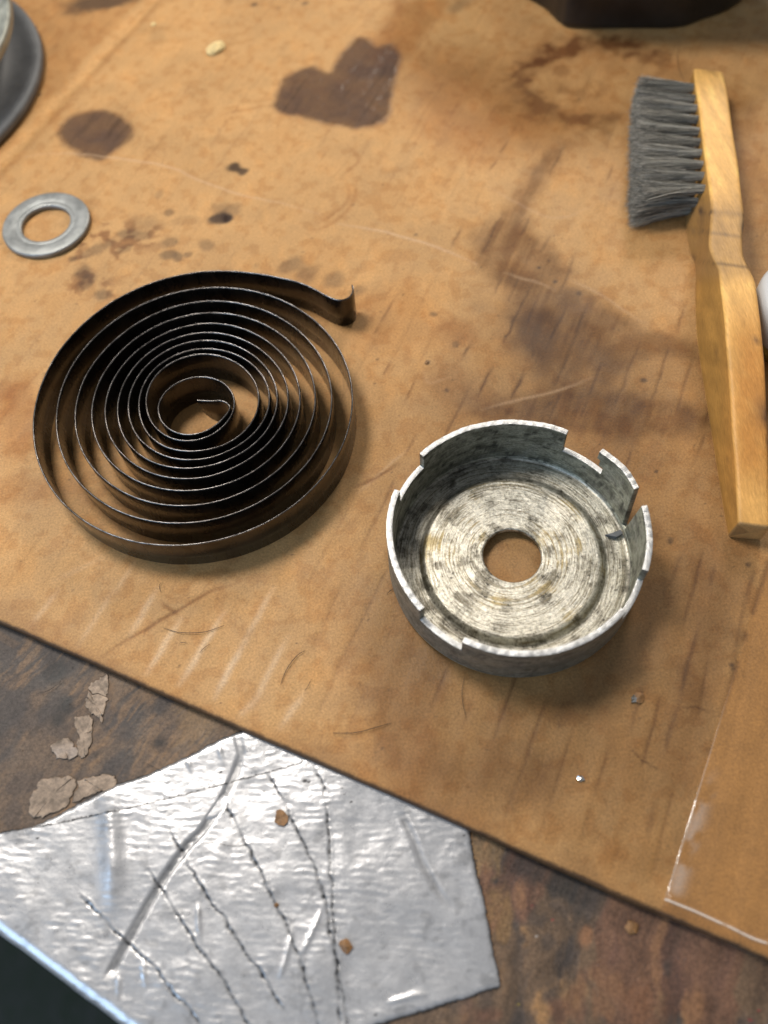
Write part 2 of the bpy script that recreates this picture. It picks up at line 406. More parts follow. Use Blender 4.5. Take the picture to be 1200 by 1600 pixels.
SPECKS = [(477, 1221, .75), (483, 1223, .5), (345, 1207, .5), (327, 1226, .35), (549, 1254, .35), (538, 1242, .2), (535, 1233, .2), (382, 1197, .25), (60, 1310, .35), (631, 1517, .2), (587, 1585, .4), (725, 1306, .4), (297, 1252, .3), (412, 1237, .3)]
cr7 = lambda p: U(crop(p, 280, 1120, 3.333), ZB); cr6 = lambda p: U(crop(p, 0, 1100, 3.2), ZB); cr8 = lambda p: U(crop(p, 520, 1180, 3.81), ZB)
CRE = [('stitch', cr7([(430, 270), (470, 320), (560, 470), (610, 580), (690, 740), (740, 880), (770, 1010), (800, 1150), (825, 1300), (835, 1560), (840, 1700)])),
       ('stitch', cr7([(690, 230), (755, 370), (775, 500), (785, 650), (790, 740), (800, 870), (798, 990), (815, 1120), (832, 1330), (870, 1540), (880, 1700)])),
       ('stitch', cr7([(200, 380), (290, 540), (370, 700), (440, 840), (500, 960), (560, 1080), (620, 1240), (670, 1380), (720, 1560), (740, 1700)])),
       ('stitch', cr7([(-60, 560), (50, 770), (140, 920), (230, 1040), (310, 1160), (420, 1320), (545, 1520), (580, 1570)])),
       ('stitch', cr7([(-170, 780), (-120, 860), (0, 1030), (110, 1200), (220, 1350), (300, 1480), (360, 1590), (420, 1700)])),
       ('stitch', cr6([(385, 930), (480, 1030), (580, 1130), (680, 1220), (800, 1340), (880, 1440), (950, 1530), (1050, 1650)])),
       ('groove', U([(372, 1150), (378, 1180), (368, 1210), (349, 1252), (316, 1300), (297, 1319), (262, 1365), (231, 1416), (200, 1472), (166, 1534)], ZB)),
       ('ridge', cr6([(528, 400), (560, 600), (570, 800), (575, 1000), (590, 1150)])),
       ('valley', cr8([(395, 330), (440, 420), (480, 500), (530, 640), (620, 800), (710, 930)])),
       ('soft', cr8([(300, 1480), (470, 1430), (600, 1420)])), ('soft', cr7([(630, 1260), (700, 1110), (760, 960)])), ('soft', cr7([(520, 1380), (560, 1250), (600, 1080)])),
       ('soft', cr7([(100, 950), (105, 1080), (120, 1200)])), ('soft', cr6([(600, 1330), (597, 1420), (600, 1500)])), ('soft', cr6([(715, 1260), (725, 1350), (740, 1450)]))]
seamL = stpoly([(-60, 1316), (0, 1300), (100, 1283), (200, 1262), (300, 1237), (400, 1210), (470, 1191)])
rightE = stpoly([(736, 1302), (740, 1335), (748, 1372), (757, 1400), (765, 1445), (773, 1490), (783, 1528), (784, 1545), (756, 1550), (735, 1560), (690, 1573), (640, 1588), (590, 1604), (520, 1630)])
endA = st(U([(540, 1120), (760, 1220)], ZB))
low = np.array([[rightE[-1][0]-10, -22], [-25, -22], [-25, seamL[0][1]]])
upper = np.vstack([seamL, endA, rightE, low])
SPK = SPECKS
dt1 = tape('duct_tape', upper, .17, CRE, 200, seam=seamL)
tag(dt1, 'large crinkled silver duct tape piece with stitch-like creases wrapped over the bench edge', 'tape', 'silver duct tape layers')
lowpoly = np.vstack([stpoly([(40, 1296), (60, 1287), (110, 1262), (180, 1226), (240, 1205), (300, 1177), (345, 1153), (372, 1143), (480, 1100), (520, 1240), (300, 1290), (150, 1310)])])
dt2 = tape('duct_tape', lowpoly, .02, [('soft', U([(290, 1180), (305, 1215)], ZB)), ('ridge', cr6([(515, 400), (545, 500), (560, 600)])), ('groove', U([(366, 1130), (372, 1150), (378, 1180), (368, 1210), (349, 1252)], ZB)), ('soft', U([(340, 1160), (352, 1200)], ZB))], 200)
tag(dt2, 'narrow sliver of silver duct tape peeking out above the large tape piece seam', 'tape', 'silver duct tape layers')

# ================================================================== CARDBOARD
def du(a, b, st_): return np.arange(a, b, st_)
u_ax = np.concatenate([[-420, -420], np.linspace(-420, -178, 10)[1:-1], du(-178, 212, .46), np.linspace(212, 420, 9), [420]])
v_dense = [1.2]
while v_dense[-1] < 345: v_dense.append(v_dense[-1]+.40+.42*v_dense[-1]/345)
v_rows = [(.5, -2.98), (.05, -2.7), (-.05, -2.0), (-.02, -1.2), (.12, -.6), (.4, -.2), (.75, -.05)]+[(v, 0) for v in v_dense]+[(v, 0) for v in np.linspace(350, 560, 8)]+[(560, -2.98)]
vv = np.array([r[0] for r in v_rows]); vz = np.array([r[1] for r in v_rows])
Ug, Vg = np.meshgrid(u_ax, vv); Zg = np.repeat(vz[:, None], len(u_ax), 1)
Zg[:, 0] = -2.98; Zg[:, -1] = -2.98
Ug = Ug.ravel(); Vg = Vg.ravel(); Zg = Zg.ravel()
Vg = Vg+(fbm(Ug/40, Ug*0+3, 3, 95)-.5)*1.2*np.exp(-np.maximum(Vg, 0)/25)       # a cut edge that is not ruler straight
X = O_C[0]+Ug*e_u[0]+Vg*e_v[0]; Y = O_C[1]+Ug*e_u[1]+Vg*e_v[1]
n_pts = len(X)
col = np.array([.595, .336, .130])[None]*np.ones((n_pts, 1)); rgh = np.full(n_pts, .62); hgt = np.zeros(n_pts)
wrpx = (fbm(X/4, Y/4, 3, 101)-.5); wrpy = (fbm(X/4, Y/4, 3, 105)-.5)
def mul(f, k): 
    global col
    col = col*(1-k[:, None]*(1-np.array(f)[None]))
def blend(cc, k):
    global col
    col = col*(1-k[:, None])+np.array(cc)[None]*k[:, None]
def near(W, pad):
    lo = W.min(0)-pad; hi = W.max(0)+pad
    return np.where((X > lo[0]) & (X < hi[0]) & (Y > lo[1]) & (Y < hi[1]))[0]
def blob(px, soft, wob=1.0):               # soft polygon mask
    W = U(px); W = catmull(np.vstack([W, W[:1]]), 5)[:-1] if soft < 5 else W; idx = near(W, soft*2+wob*2+2); k = np.zeros(n_pts)
    d = sdpoly(X[idx]+wrpx[idx]*wob*3, Y[idx]+wrpy[idx]*wob*3, W); k[idx] = 1-sstep(-soft, soft, d); return k
def streak(px, w, wob=.5):
    W = U(px); idx = near(W, w*3+3); k = np.zeros(n_pts)
    d, al, L = sdline(X[idx]+wrpx[idx]*wob, Y[idx]+wrpy[idx]*wob, W)
    k[idx] = np.exp(-(d/w)**2)*(.35+.65*sstep(0, L*.3, al)*sstep(0, L*.3, L-al)); return k
def spot(px, py, r, ax=1.0, ang=0, soft=.45):
    q = U([(px, py)])[0]; idx = near(q[None], r*3+2); k = np.zeros(n_pts)
    dx = X[idx]-q[0]+wrpx[idx]*r; dy = Y[idx]-q[1]+wrpy[idx]*r
    a = math.radians(ang); xx = (dx*math.cos(a)+dy*math.sin(a))/ax; yy = -dx*math.sin(a)+dy*math.cos(a)
    k[idx] = 1-sstep(r*(1-soft), r*(1+soft), np.hypot(xx, yy)); return k
# general mottling, fibres and flute bands
mot = fbm(X/28, Y/28, 4, 110); mot2 = fbm(X/7, Y/7, 4, 115); fib = fbm(X/1.6, Y/1.6, 3, 120)
col *= (.70+.60*(mot*.45+mot2*.55))[:, None]
mul((.84, .74, .62), sstep(.52, .66, fbm(X/3.0+30, Y/3.0, 4, 133))*.6)
mul((.86, .80, .72), sstep(.5, .72, mot2)*.55)
mul((1.10, 1.07, 1.02), sstep(.55, .75, fbm(X/5+7, Y/9, 4, 118))*.7)
fl_s = fbm(Ug/1.0, Vg/22, 3, 123); col *= (.96+.08*fl_s)[:, None]
hgt += .05*np.cos(2*math.pi*Ug/7.6)*(.4+fl_s)+.22*(mot-.5)+.10*(mot2-.5)+.05*(fib-.5)
# wide grease and dirt on the right half, with shade painted in
Q = proj(np.column_stack([X, Y, np.zeros(n_pts)])) if False else None
flx = fbm(Ug/1.5, Vg/16, 4, 127); tex = np.clip(.25+1.3*(.45*mot2+.55*flx), 0, 1.15)
dirt_shade = sstep(.40, .62, fbm(X/22+3, Y/26, 4, 130))
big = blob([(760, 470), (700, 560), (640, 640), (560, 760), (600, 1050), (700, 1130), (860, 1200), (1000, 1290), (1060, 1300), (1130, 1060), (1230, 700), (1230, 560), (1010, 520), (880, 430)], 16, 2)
mul((.48, .435, .37), big*(.62+.38*dirt_shade))  # broad dirt plus light falloff painted into the board colour
mul((.63, .58, .50), blob([(600, 1130), (760, 1120), (900, 1120), (1030, 1060), (1075, 900), (1230, 880), (1180, 1500), (1000, 1420), (760, 1310), (640, 1250)], 14, 2)*(.55+.45*dirt_shade))  # lower right: dirt, and the dimmer light there put into the colour
mul((.80, .72, .68), blob([(500, 880), (600, 1010), (760, 1090), (930, 1230), (760, 1260), (560, 1160)], 14, 2)*(.3+.5*dirt_shade))
C4 = lambda p: crop(p, 700, 220, 2.857)
mul((.45, .385, .31), blob(C4([(100, 430), (250, 310), (330, 170), (420, 60), (520, 20), (470, 150), (360, 310), (380, 400), (480, 500), (530, 600), (330, 640), (180, 590), (120, 500)]), 4.2, 1.2)*tex)
mul((.45, .385, .31), blob(C4([(200, 600), (470, 640), (640, 690), (860, 820), (720, 890), (660, 1020), (480, 1110), (380, 1000), (310, 860), (290, 720)]), 4.2, 1.2)*tex)
mul((.52, .44, .35), blob(C4([(320, 740), (450, 760), (520, 900), (480, 990), (360, 960), (300, 850)]), 3.5, 1.0)*.75)
mul((.45, .385, .31), blob(C4([(640, 1080), (700, 930), (800, 870), (900, 850), (1100, 900), (1130, 990), (980, 960), (860, 980), (760, 1050), (700, 1090)]), 2.5, .8)*.8)
mul((.45, .385, .31), blob(C4([(600, 1090), (800, 1130), (1100, 1180), (1160, 1300), (700, 1330), (200, 1240), (160, 1180)]), 4, 1.2)*tex)
mul((.66, .58, .54), blob([(690, 560), (760, 610), (830, 640), (790, 655), (700, 640), (660, 600)], 4, 1.2)*.6)
mul((.48, .42, .40), blob([(1000, 900), (1045, 930), (1040, 1000), (990, 1060), (930, 1110), (870, 1120), (900, 1040), (980, 980)], 6, 1.5)*.62)  # dirt and the cup's shadow, both painted on the board
mul((.62, .56, .52), blob([(1075, 820), (1190, 850), (1150, 1000), (1080, 1230), (1040, 1220), (1060, 1000)], 6, 1.5)*.65)
mul((.62, .56, .50), blob([(830, 1180), (880, 1190), (870, 1240), (820, 1240)], 4, 1)*.7); mul((.60, .52, .46), blob([(600, 1150), (700, 1200), (640, 1240), (580, 1180)], 5, 1.2)*.55)
mul((.68, .60, .52), blob([(470, 1130), (640, 1215), (760, 1280), (700, 1300), (600, 1240), (440, 1160)], 4, 1)*.5)
# tan grease left of the spring and above; broad darkening at the top right
mul((.70, .55, .40), blob([(0, 600), (45, 590), (60, 680), (30, 720), (0, 700)], 4, 1.5)*.75); mul((.80, .55, .22), blob([(0, 610), (25, 600), (20, 640), (0, 650)], 2.5, 1)*.55)
mul((.72, .60, .50), blob([(0, 740), (45, 745), (120, 760), (70, 780), (0, 785)], 3, 1.5)*.6)
mul((.82, .68, .48), blob([(540, 470), (640, 440), (700, 520), (640, 560), (560, 540)], 6, 2)*.6)
mul((.66, .52, .38), blob([(690, 500), (740, 505), (735, 535), (695, 525)], 3, 1.5)*.7)
mul((.80, .66, .50), blob([(620, 0), (700, 0), (660, 60), (600, 110), (580, 80)], 3, 1.2)*.9)
mul((.78, .66, .52), blob([(640, 70), (760, 110), (820, 200), (760, 260), (660, 200)], 9, 2)*.55)
mul((.74, .66, .56), blob([(600, 60), (800, 60), (1000, 100), (1230, 130), (1230, 420), (1060, 400), (960, 330), (800, 230), (640, 180)], 16, 3)*(.35+.55*dirt_shade))
mul((.66, .56, .50), blob([(740, 0), (800, 0), (900, 60), (1080, 55), (1180, 20), (1230, 60), (1200, 120), (1060, 110), (900, 130), (800, 90)], 6, 2)*.35)  # soft shadow around the casting, painted on the board
# ring left by a greasy can, near the top right
for pts, w, s_ in ((([(820, 175), (812, 135), (835, 100), (880, 78), (935, 66), (990, 75), (1030, 92), (1058, 118)]), 5.5, .75), (([(818, 130), (840, 165), (890, 185), (940, 195), (990, 180)]), 5.0, .55), (([(870, 120), (900, 150), (960, 140)]), 3.5, .3)):
    mul((.36, .26, .18), np.clip(streak(catmull(pts, 6), w*.9, 9)*(-.1+2.0*fbm(X/5+60, Y/5, 4, 197)), 0, 1)*np.clip(s_*1.35, 0, 1))
mul((.55, .45, .36), spot(877, 112, 3.2)*.6); mul((.7, .58, .45), spot(930, 165, 11)*.4)
mul((.80, .62, .42), blob([(620, 180), (840, 170), (900, 200), (800, 250), (700, 250)], 8, 2)*.35)
# two soaked oil stains
oilA = crop([(100, 500), (140, 400), (200, 320), (330, 260), (460, 290), (520, 200), (610, 100), (680, 80), (760, 130), (840, 120), (895, 180), (880, 300), (845, 420), (840, 540), (780, 610), (680, 640), (520, 625), (330, 590), (160, 540)], 400, 40, 4)
oilB = crop([(180, 420), (210, 375), (260, 350), (330, 350), (400, 375), (412, 400), (400, 440), (360, 470), (320, 497), (270, 490), (210, 455)], 0, 0, 2)
for pl in (oilA, oilB):
    mul((.62, .50, .38), blob(pl, 3.0, .5)*.55)
    k = blob(pl, 1.9, .8); blend((.105, .064, .047), k*np.clip(.62+.4*mot2, 0, .93)); rgh = rgh*(1-k*.78); hgt += k*.34*(fbm(X/2.6, Y/2.6, 3, 140)-.5)
    k2 = k*sstep(.60, .75, fbm(Ug/1.2, Vg/16, 3, 150)); mul((.6, .6, .6), k2*.6)
# small blots: (px, py, radius mm, stretch, angle, strength)
for px, py, r, ax, an, s_ in ((366, 262, 2.0, 1.3, -20, .9), (378, 268, 1.7, 1.2, -20, .85), (342, 341, 2.6, 1.5, 5, .9), (354, 341, 2.0, 1, 0, .98), (362, 331, 3.0, 1.5, 40, .4), (346, 326, 3.2, 1.2, 60, .38), (265, 332, 1.7, 1.1, 60, .5), (250, 303, 1.6, 1.4, 70, .3), (324, 383, 2.7, 1, 0, .42), (264, 379, 2.2, 1.4, 10, .45), (263, 398, 2.0, 1.2, 0, .55), (278, 402, 1.8, 1.2, -30, .55), (295, 398, 1.2, 1.2, 0, .5), (452, 415, 3.0, 1.5, 30, .42), (480, 426, 3.4, 1.2, 20, .42), (520, 438, 3.0, 1.2, 30, .4), (200, 364, 2.4, 1.6, 0, .5), (222, 368, 2.0, 1.6, 0, .4), (150, 390, 2.6, 2.5, 30, .42), (195, 388, 1.8, 1.6, 20, .40), (128, 425, 3.0, 1, 60, .55), (135, 440, 2.6, 1.3, 70, .55), (113, 405, 1.4, 1, 0, .5), (160, 460, 2.2, 1.3, -20, .5), (290, 345, 2, 2.6, 0, .22), (230, 350, 3.0, 2.2, -10, .25), (62, 148, .7, 1, 0, .8), (56, 42, .8, 1, 0, .5), (398, 7, 1.2, 1.2, 30, .7), (478, 5, 1.2, 1.4, 20, .6), (435, 12, 1.0, 1, 0, .3), (158, 2, 6.5, 2.4, 5, .8), (668, 566, .8, 1, 0, .85), (677, 492, 1.0, 1.2, 0, .55), (720, 8, 3, 2, 40, .3), (713, 537, 1.2, 1, 0, .4), (649, 366, .7, 1, 0, .5), (841, 418, .7, 1, 40, .7), (867, 440, .7, 1, 0, .7), (904, 459, .9, 1, 0, .6), (1005, 594, .8, 1.3, 0, .7), (698, 610, .8, 1, 0, .6), (590, 561, .4, 1, 0, .7), (585, 600, .35, 1, 0, .7), (1025, 738, .5, 1, 0, .7), (1143, 1040, .6, 1, 0, .7), (1146, 1046, .5, 1, 0, .6), (1110, 1175, .9, 1.5, 60, .5), (1083, 1277, .7, 1, 0, .5), (1135, 1328, .4, 1, 0, .6), (1046, 845, .8, 1.3, 60, .6), (1168, 882, .7, 1, 0, .6), (400, 415, 1.2, 1, 0, .2), (560, 455, 2, 1.4, 40, .35)):
    k = spot(px, py, r, ax, an); blend((.045, .026, .018), k*s_); 
    if s_ > .8: rgh = rgh*(1-.4*k)
splat = blob([(100, 350), (240, 345), (250, 380), (190, 410), (170, 470), (110, 460), (105, 400)], 5, 2)*sstep(.54, .66, fbm(X/4.2, Y/4.2, 4, 160)); mul((.45, .32, .24), splat*.8)
# random fine specks
for i in range(520):
    u = RNG.uniform(-170, 205); v = RNG.uniform(2, 325); r = RNG.uniform(.12, .42); q = O_C+u*e_u+v*e_v
    iu = np.searchsorted(u_ax, [u-1, u+1]); jv = np.searchsorted(vv[8:-2], [v-1, v+1])+8
    idx = (np.arange(jv[0], jv[1])[:, None]*len(u_ax)+np.arange(iu[0], iu[1])[None]).ravel()
    d = np.hypot(X[idx]-q[0], (Y[idx]-q[1])*RNG.uniform(.6, 1.5)); k = (1-sstep(r*.5, r*1.3, d))*RNG.uniform(.3, .8)
    col[idx] = col[idx]*(1-k[:, None])+np.array([.06, .035, .022])[None]*k[:, None]
cell = np.floor(Ug/8.3); fm_ = np.exp(-((Ug-cell*8.3-4.1+(fbm(Vg/15, cell, 2, 190)-.5)*1.6)/.42)**2)*sstep(.46, .62, fbm(Vg/17+cell*3.1, cell*5.7, 3, 191))
mul((.42, .34, .31), fm_*(.18+.55*big)*(Vg > 3)); hgt -= fm_*.05
# dark pressed flute lines
for a, b in (((130, 540), (250, 310)), ((490, 700), (575, 490)), ((470, 1110), (545, 930)), ((545, 930), (640, 690)), ((250, 900), (310, 760)), ((310, 760), (370, 650)), ((280, 1150), (345, 1020)), ((130, 1150), (200, 1000)), ((900, 1170), (955, 1040)), ((770, 1130), (800, 1060)), ((1020, 850), (1060, 730)), ((410, 500), (460, 420)), ((370, 970), (385, 930)), ((430, 1200), (450, 1160)), ((200, 690), (240, 610)), ((330, 420), (370, 330)), ((450, 150), (530, 10)), ((230, 60), (265, 0)), ((180, 140), (215, 90)), ((710, 180), (740, 110)), ((10, 480), (60, 390)), ((60, 980), (100, 900))):
    k = streak(C4([a, b]), .5, 1.2)*(.35+.9*mot2); mul((.34, .28, .27), k*.7); hgt -= k*.08
C8 = lambda p: crop(p, 540, 440, 4.286)
for a, b in (((225, 290), (320, 130)), ((190, 360), (225, 290)), ((890, 760), (970, 590)), ((1060, 410), (1190, 130)), ((1100, 790), (1200, 620)), ((390, 820), (470, 650)), ((250, 630), (300, 540)), ((790, 490), (820, 430))):
    mul((.45, .36, .32), streak(C8([a, b]), .4, .5)*.7)
C5 = lambda p: crop(p, 980, 820, 2.668)
for a, b, s_ in (((215, 740), (300, 410), .75), ((150, 970), (215, 740), .6), ((340, 260), (370, 160), .5), ((490, 330), (525, 190), .6), ((440, 560), (490, 330), .45), ((10, 870), (65, 660), .5), ((180, 250), (230, 110), .45), ((80, 1320), (115, 1150), .35)):
    mul((.38, .33, .36), streak(C5([a, b]), .55, .7)*s_)
mul((.3, .25, .22), streak(C5([(0, 920), (60, 980), (135, 1025)]), .22, .3)*.8); mul((.4, .33, .3), streak(C5([(210, 765), (280, 760), (360, 780)]), .25, .3)*.6)
for a, b in (((180, 195), (165, 245)), ((180, 170), (120, 245)), ((135, 100), (85, 180))):
    mul((.5, .42, .38), streak([(80+x, 40+y) for x, y in (a, b)], .45, .6)*.3)
for x, y, l in ((600, 300, 40), (640, 330, 30), (690, 300, 50), (560, 250, 30), (640, 240, 60), (500, 230, 40), (700, 190, 40), (450, 150, 30), (820, 260, 40), (760, 190, 30), (330, 230, 40), (275, 170, 50)):
    mul((.62, .5, .42), streak([(x, y), (x+l*.55, y-l)], .6, 1.2)*.28)
# light worn flute crests bottom left
C7 = lambda p: crop(p, 0, 860, 1.875)
for a, b, s_ in (((380, 250), (460, 115), .55), ((430, 360), (530, 200), .7), ((525, 395), (655, 185), .75), ((630, 430), (720, 265), .85), ((720, 265), (800, 110), .5), ((740, 460), (840, 255), .55), ((825, 520), (890, 420), .55), ((230, 280), (330, 120), .3), ((90, 220), (170, 120), .35), ((340, 120), (390, 40), .3), ((160, 90), (300, 20), .2), ((700, 490), (745, 440), .4)):
    k = streak(C7([a, b]), .9, .8)*s_; blend((.78, .55, .34), k*.95); hgt += k*.12
# creases: pale broken-fibre lines with a small ridge
for pts, s_ in ((crop([(80, 490), (180, 478), (330, 490), (520, 520), (640, 570), (760, 610), (900, 640), (1000, 670)], 0, 0, 2), .45), ([(530, 350), (600, 362), (680, 385), (745, 412)], .6), (C4([(530, 615), (640, 665), (740, 725), (870, 810)]), .28), (C4([(250, 590), (420, 640), (480, 670)]), .3), (C4([(150, 1200), (300, 1160), (480, 1120), (640, 1060)]), .3), (C8([(520, 600), (560, 680), (700, 640)]), .15), ([(760, 290), (860, 340), (930, 320)], .2), ([(560, 770), (600, 735), (640, 700)], .3)):
    k = streak(catmull(pts, 6), .5, .8)*s_; blend((.70, .47, .28), k); hgt += k*.2
for pts in (crop([(300, 310), (400, 245), (520, 175), (620, 120), (700, 92)], 0, 860, 1.875), [(555, 762), (590, 745), (625, 725)], [(250, 940), (280, 960)]):
    k = streak(catmull(pts, 6), .55, .7); mul((.45, .32, .2), k*.75); hgt -= k*.15
mul((.60, .45, .34), streak([(330, 862), (370, 872), (345, 885)], 1.6, 2)*.5); mul((.6, .45, .3), blob(crop([(0, 160), (260, 300), (420, 390), (300, 330), (120, 250)], 0, 860, 1.875), 4, 1)*.35)
# faint curved rub marks
for pts in ([(540, 280), (545, 310), (520, 335), (490, 352)], [(556, 285), (550, 320), (520, 348), (480, 365)], [(345, 180), (380, 172), (420, 165)], [(530, 120+160), (560, 250), (540, 225)]):
    mul((.66, .52, .4), streak(catmull(pts, 6), .8, 1)*.55)
# factory fold: a pale strip with a darker line on its near side
f0, f1 = U([(0, 255), (235, 0)]); fd = (f1-f0)/np.linalg.norm(f1-f0); f0 = f0-fd*40; f1 = f1+fd*120
d, al, L = sdline(X, Y, np.array([f0, f1]), True)
k = np.exp(-((d)/2.6)**4); mul((1.16, 1.15, 1.14), k*.9); hgt -= .28*np.exp(-(d/2.2)**2)
mul((.80, .72, .62), np.exp(-((d+4.6)/1.7)**2)*.7); hgt += .12*np.exp(-((d+4)/1.5)**2)
mul((.80, .68, .52), sstep(3, 6, d)*.55)
# darker kraft under the packing tape
tp0, tp1 = U([(1036, 1412), (1192, 905)])
dT, _, _ = sdline(X, Y, np.array([tp0-(tp1-tp0)*.3, tp1+(tp1-tp0)*2.5]), True)
kt = 1-sstep(-.25, .25, dT); col = col*(1-kt[:, None])+np.array([.43, .205, .056])[None]*((.72+.34*mot2+.22*flx)*(.9+.2*fib))[:, None]*kt[:, None]
col = col*np.where(kt > .5, .92+.16*fbm(Ug/6, Vg/30, 3, 170), 1)[:, None]
mul((.45, .40, .38), np.exp(-(dT/.7)**2)*sstep(.45, .6, fbm(Vg/4, Ug*0, 3, 171))*sstep(35, 60, Vg)*.8)
# grimy cut edge, also darkened for the shade it lies in
mul((.26, .24, .24), 1-sstep(.15, .9, Vg+(fib-.5)*.6)); mul((.75, .7, .66), (1-sstep(0, 5, Vg+(mot2-.5)*5))*.6)
rgh = np.clip(rgh+.2*(mot2-.5)-.1*dirt_shade*big, .15, .95)
Zt = Zg+np.where(Vg > 1.0, hgt*sstep(1.0, 4, Vg), 0)*np.where(Zg > -.3, 1, 0)
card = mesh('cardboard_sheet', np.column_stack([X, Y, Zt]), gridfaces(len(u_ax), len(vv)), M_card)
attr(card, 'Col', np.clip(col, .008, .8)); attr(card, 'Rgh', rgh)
tag(card, 'oil-stained brown corrugated cardboard sheet covering the bench', 'cardboard')

# clear packing tape folded over the front edge
def m_clear():
    m, t, p = mat('clear_packing_tape'); out = t.nodes['Material Output']; t.nodes.remove(p)
    tr = nd(t, 'ShaderNodeBsdfTransparent'); tr.inputs['Color'].default_value = (.985, .98, .97, 1)
    gl = nd(t, 'ShaderNodeBsdfGlossy'); gl.inputs['Roughness'].default_value = .12; gl.inputs['Color'].default_value = (1, 1, 1, 1)
    lw = nd(t, 'ShaderNodeFresnel'); lw.inputs['IOR'].default_value = 1.55
    b = nd(t, 'ShaderNodeBump'); b.inputs['Strength'].default_value = .5; b.inputs['Distance'].default_value = .0003
    t.links.new(noise(t, 330, 3, .6), b.inputs['Height'])
    for n in (gl, lw): t.links.new(b.outputs['Normal'], n.inputs['Normal'])
    gm = nd(t, 'ShaderNodeNewGeometry'); fr = nd(t, 'ShaderNodeMath', operation='SUBTRACT', use_clamp=True); t.links.new(lw.outputs[0], fr.inputs[0]); t.links.new(gm.outputs['Backfacing'], fr.inputs[1])
    mx = nd(t, 'ShaderNodeMixShader'); t.links.new(fr.outputs[0], mx.inputs[0]); t.links.new(tr.outputs[0], mx.inputs[1]); t.links.new(gl.outputs[0], mx.inputs[2])
    df = nd(t, 'ShaderNodeBsdfDiffuse'); df.inputs['Color'].default_value = (.82, .78, .72, 1); m2 = nd(t, 'ShaderNodeMixShader')
    t.links.new(attrnode(t, 'AirGlint').outputs['Fac'], m2.inputs[0]); t.links.new(mx.outputs[0], m2.inputs[1]); t.links.new(df.outputs[0], m2.inputs[2])
    t.links.new(m2.outputs[0], out.inputs['Surface']); return m
M_clear = m_clear()
def uv_c(P): d = np.asarray(P)-O_C; return np.array([d@e_u, d@e_v])
ut0, vt0 = uv_c(tp0); ut1, vt1 = uv_c(tp1)
rows = [(-.35, -3.0), (-.38, -1.6), (-.3, -.8), (0, -.2), (.6, .12), (1.4, .42), (2.1, .72), (2.5, .90), (2.75, .98), (2.95, 1.0), (3.15, .98), (3.4, .88), (3.8, .62), (4.4, .38), (5.2, .27)]+[(v, .24) for v in np.arange(6.2, 122, .9)]
ncol = 120; Vp = []; AIR_GLINT = []
for v, z in rows:
    ul = ut0+(ut1-ut0)*(v-vt0)/(vt1-vt0)
    uu = np.linspace(ul, ul+52, ncol); w = np.full(ncol, v)
    zz = z+.10*(fbm(uu/5, w/9, 3, 180)-.3)
    bub = np.exp(-((uu-ul-1.2)/1.6)**2)*sstep(3, 8, v)*(1-sstep(40, 75, v)); zz = zz+bub*.10*(.5+vn(w/3, uu, 187))
    zz = zz+.30*(fbm(uu/2.6, uu*0+1, 2, 185)-.45)*math.exp(-((v-2.9)/1.3)**2)
    zz = np.where(np.arange(ncol) == 0, np.minimum(zz, .16), zz)
    vo = v+(vn(uu/6, uu*0, 189)-.5)*.8*math.exp(-max(v, 0)/6)
    air_glint = .6*math.exp(-((v-2.95)/.22)**2)*sstep(.25, .45, fbm(uu/3, uu*0, 2, 192))+.20*np.exp(-((uu-ul-1.6)/1.7)**2)*sstep(3.5, 6, v)*(1-sstep(18, 38, v))*sstep(.3, .6, fbm(uu/2.5, w/3, 3, 193))+.22*np.exp(-((uu-ul)/.18)**2)*(1-sstep(20, 60, v))*sstep(3, 4, v)  # whitish lifted film; the highlight along the fold is painted as diffuse white
    AIR_GLINT.append(np.clip(air_glint, 0, .9))
    Vp.append(np.column_stack([O_C[0]+uu*e_u[0]+vo*e_v[0], O_C[1]+uu*e_u[1]+vo*e_v[1], zz]))
pt = mesh('packing_tape', np.vstack(Vp), gridfaces(ncol, len(rows)), M_clear, card); attr(pt, 'AirGlint', np.concatenate(AIR_GLINT))
pt['label'] = 'clear glossy packing tape folded over the cardboard edge'

# ================================================================== SPIRAL SPRING
HS = 11.5
tip = crop([(580, 460), (650, 466), (720, 468), (790, 465), (840, 485), (866, 520), (850, 565), (800, 625)], 200, 540, 5.4545)
BR_ = [(333.8, 665.8), (340.3, 672.2), (358.3, 690.2), (366.7, 698.7), (375.8, 707.8), (386.2, 718.2), (400.8, 732.7), (415.9, 747.9), (433.9, 765.9), (457.5, 789.5)]
B_ = [(308, y) for y in (677.5, 687, 703.9, 717.4, 729.9, 746.6, 765.2, 788.4, 815.1, 849.1)]
BL_ = [(273.7, 674.4), (265, 682.6), (253.2, 694.7), (243, 704.7), (230.7, 717.4), (218.3, 729.5), (202.9, 744.7), (184.7, 763.5), (162.4, 785.6), (133.6, 814.4)]
L_ = [(x, 627.5) for x in (248.7, 228, 217.2, 200.6, 184.5, 165, 144.7, 119.3, 90.5, 56.3)]
TL_ = [(270.1, 602), (248.4, 580.3), (242.6, 574.4), (233.9, 565.8), (225, 556.9), (215, 546.9), (203.4, 535.2), (190, 521.6), (172.8, 504.7), (153.8, 485.4)]
T_ = [(308, y) for y in (588.5, 553.2, 545.2, 531.7, 519.6, 505.5, 489.3, 471, 450.3, 424.9)]
TR_ = [(349.4, 598.5), (376.3, 571.2), (385.4, 562.5), (394, 553.6), (404, 543.7), (416.1, 531.7), (431.1, 516.8), (446.3, 501.6), (465.8, 481.7)]
R_ = [(x, 640) for x in (364.4, 401.8, 418.5, 431.1, 448.4, 467.3, 491.1, 517.3, 549.8)]
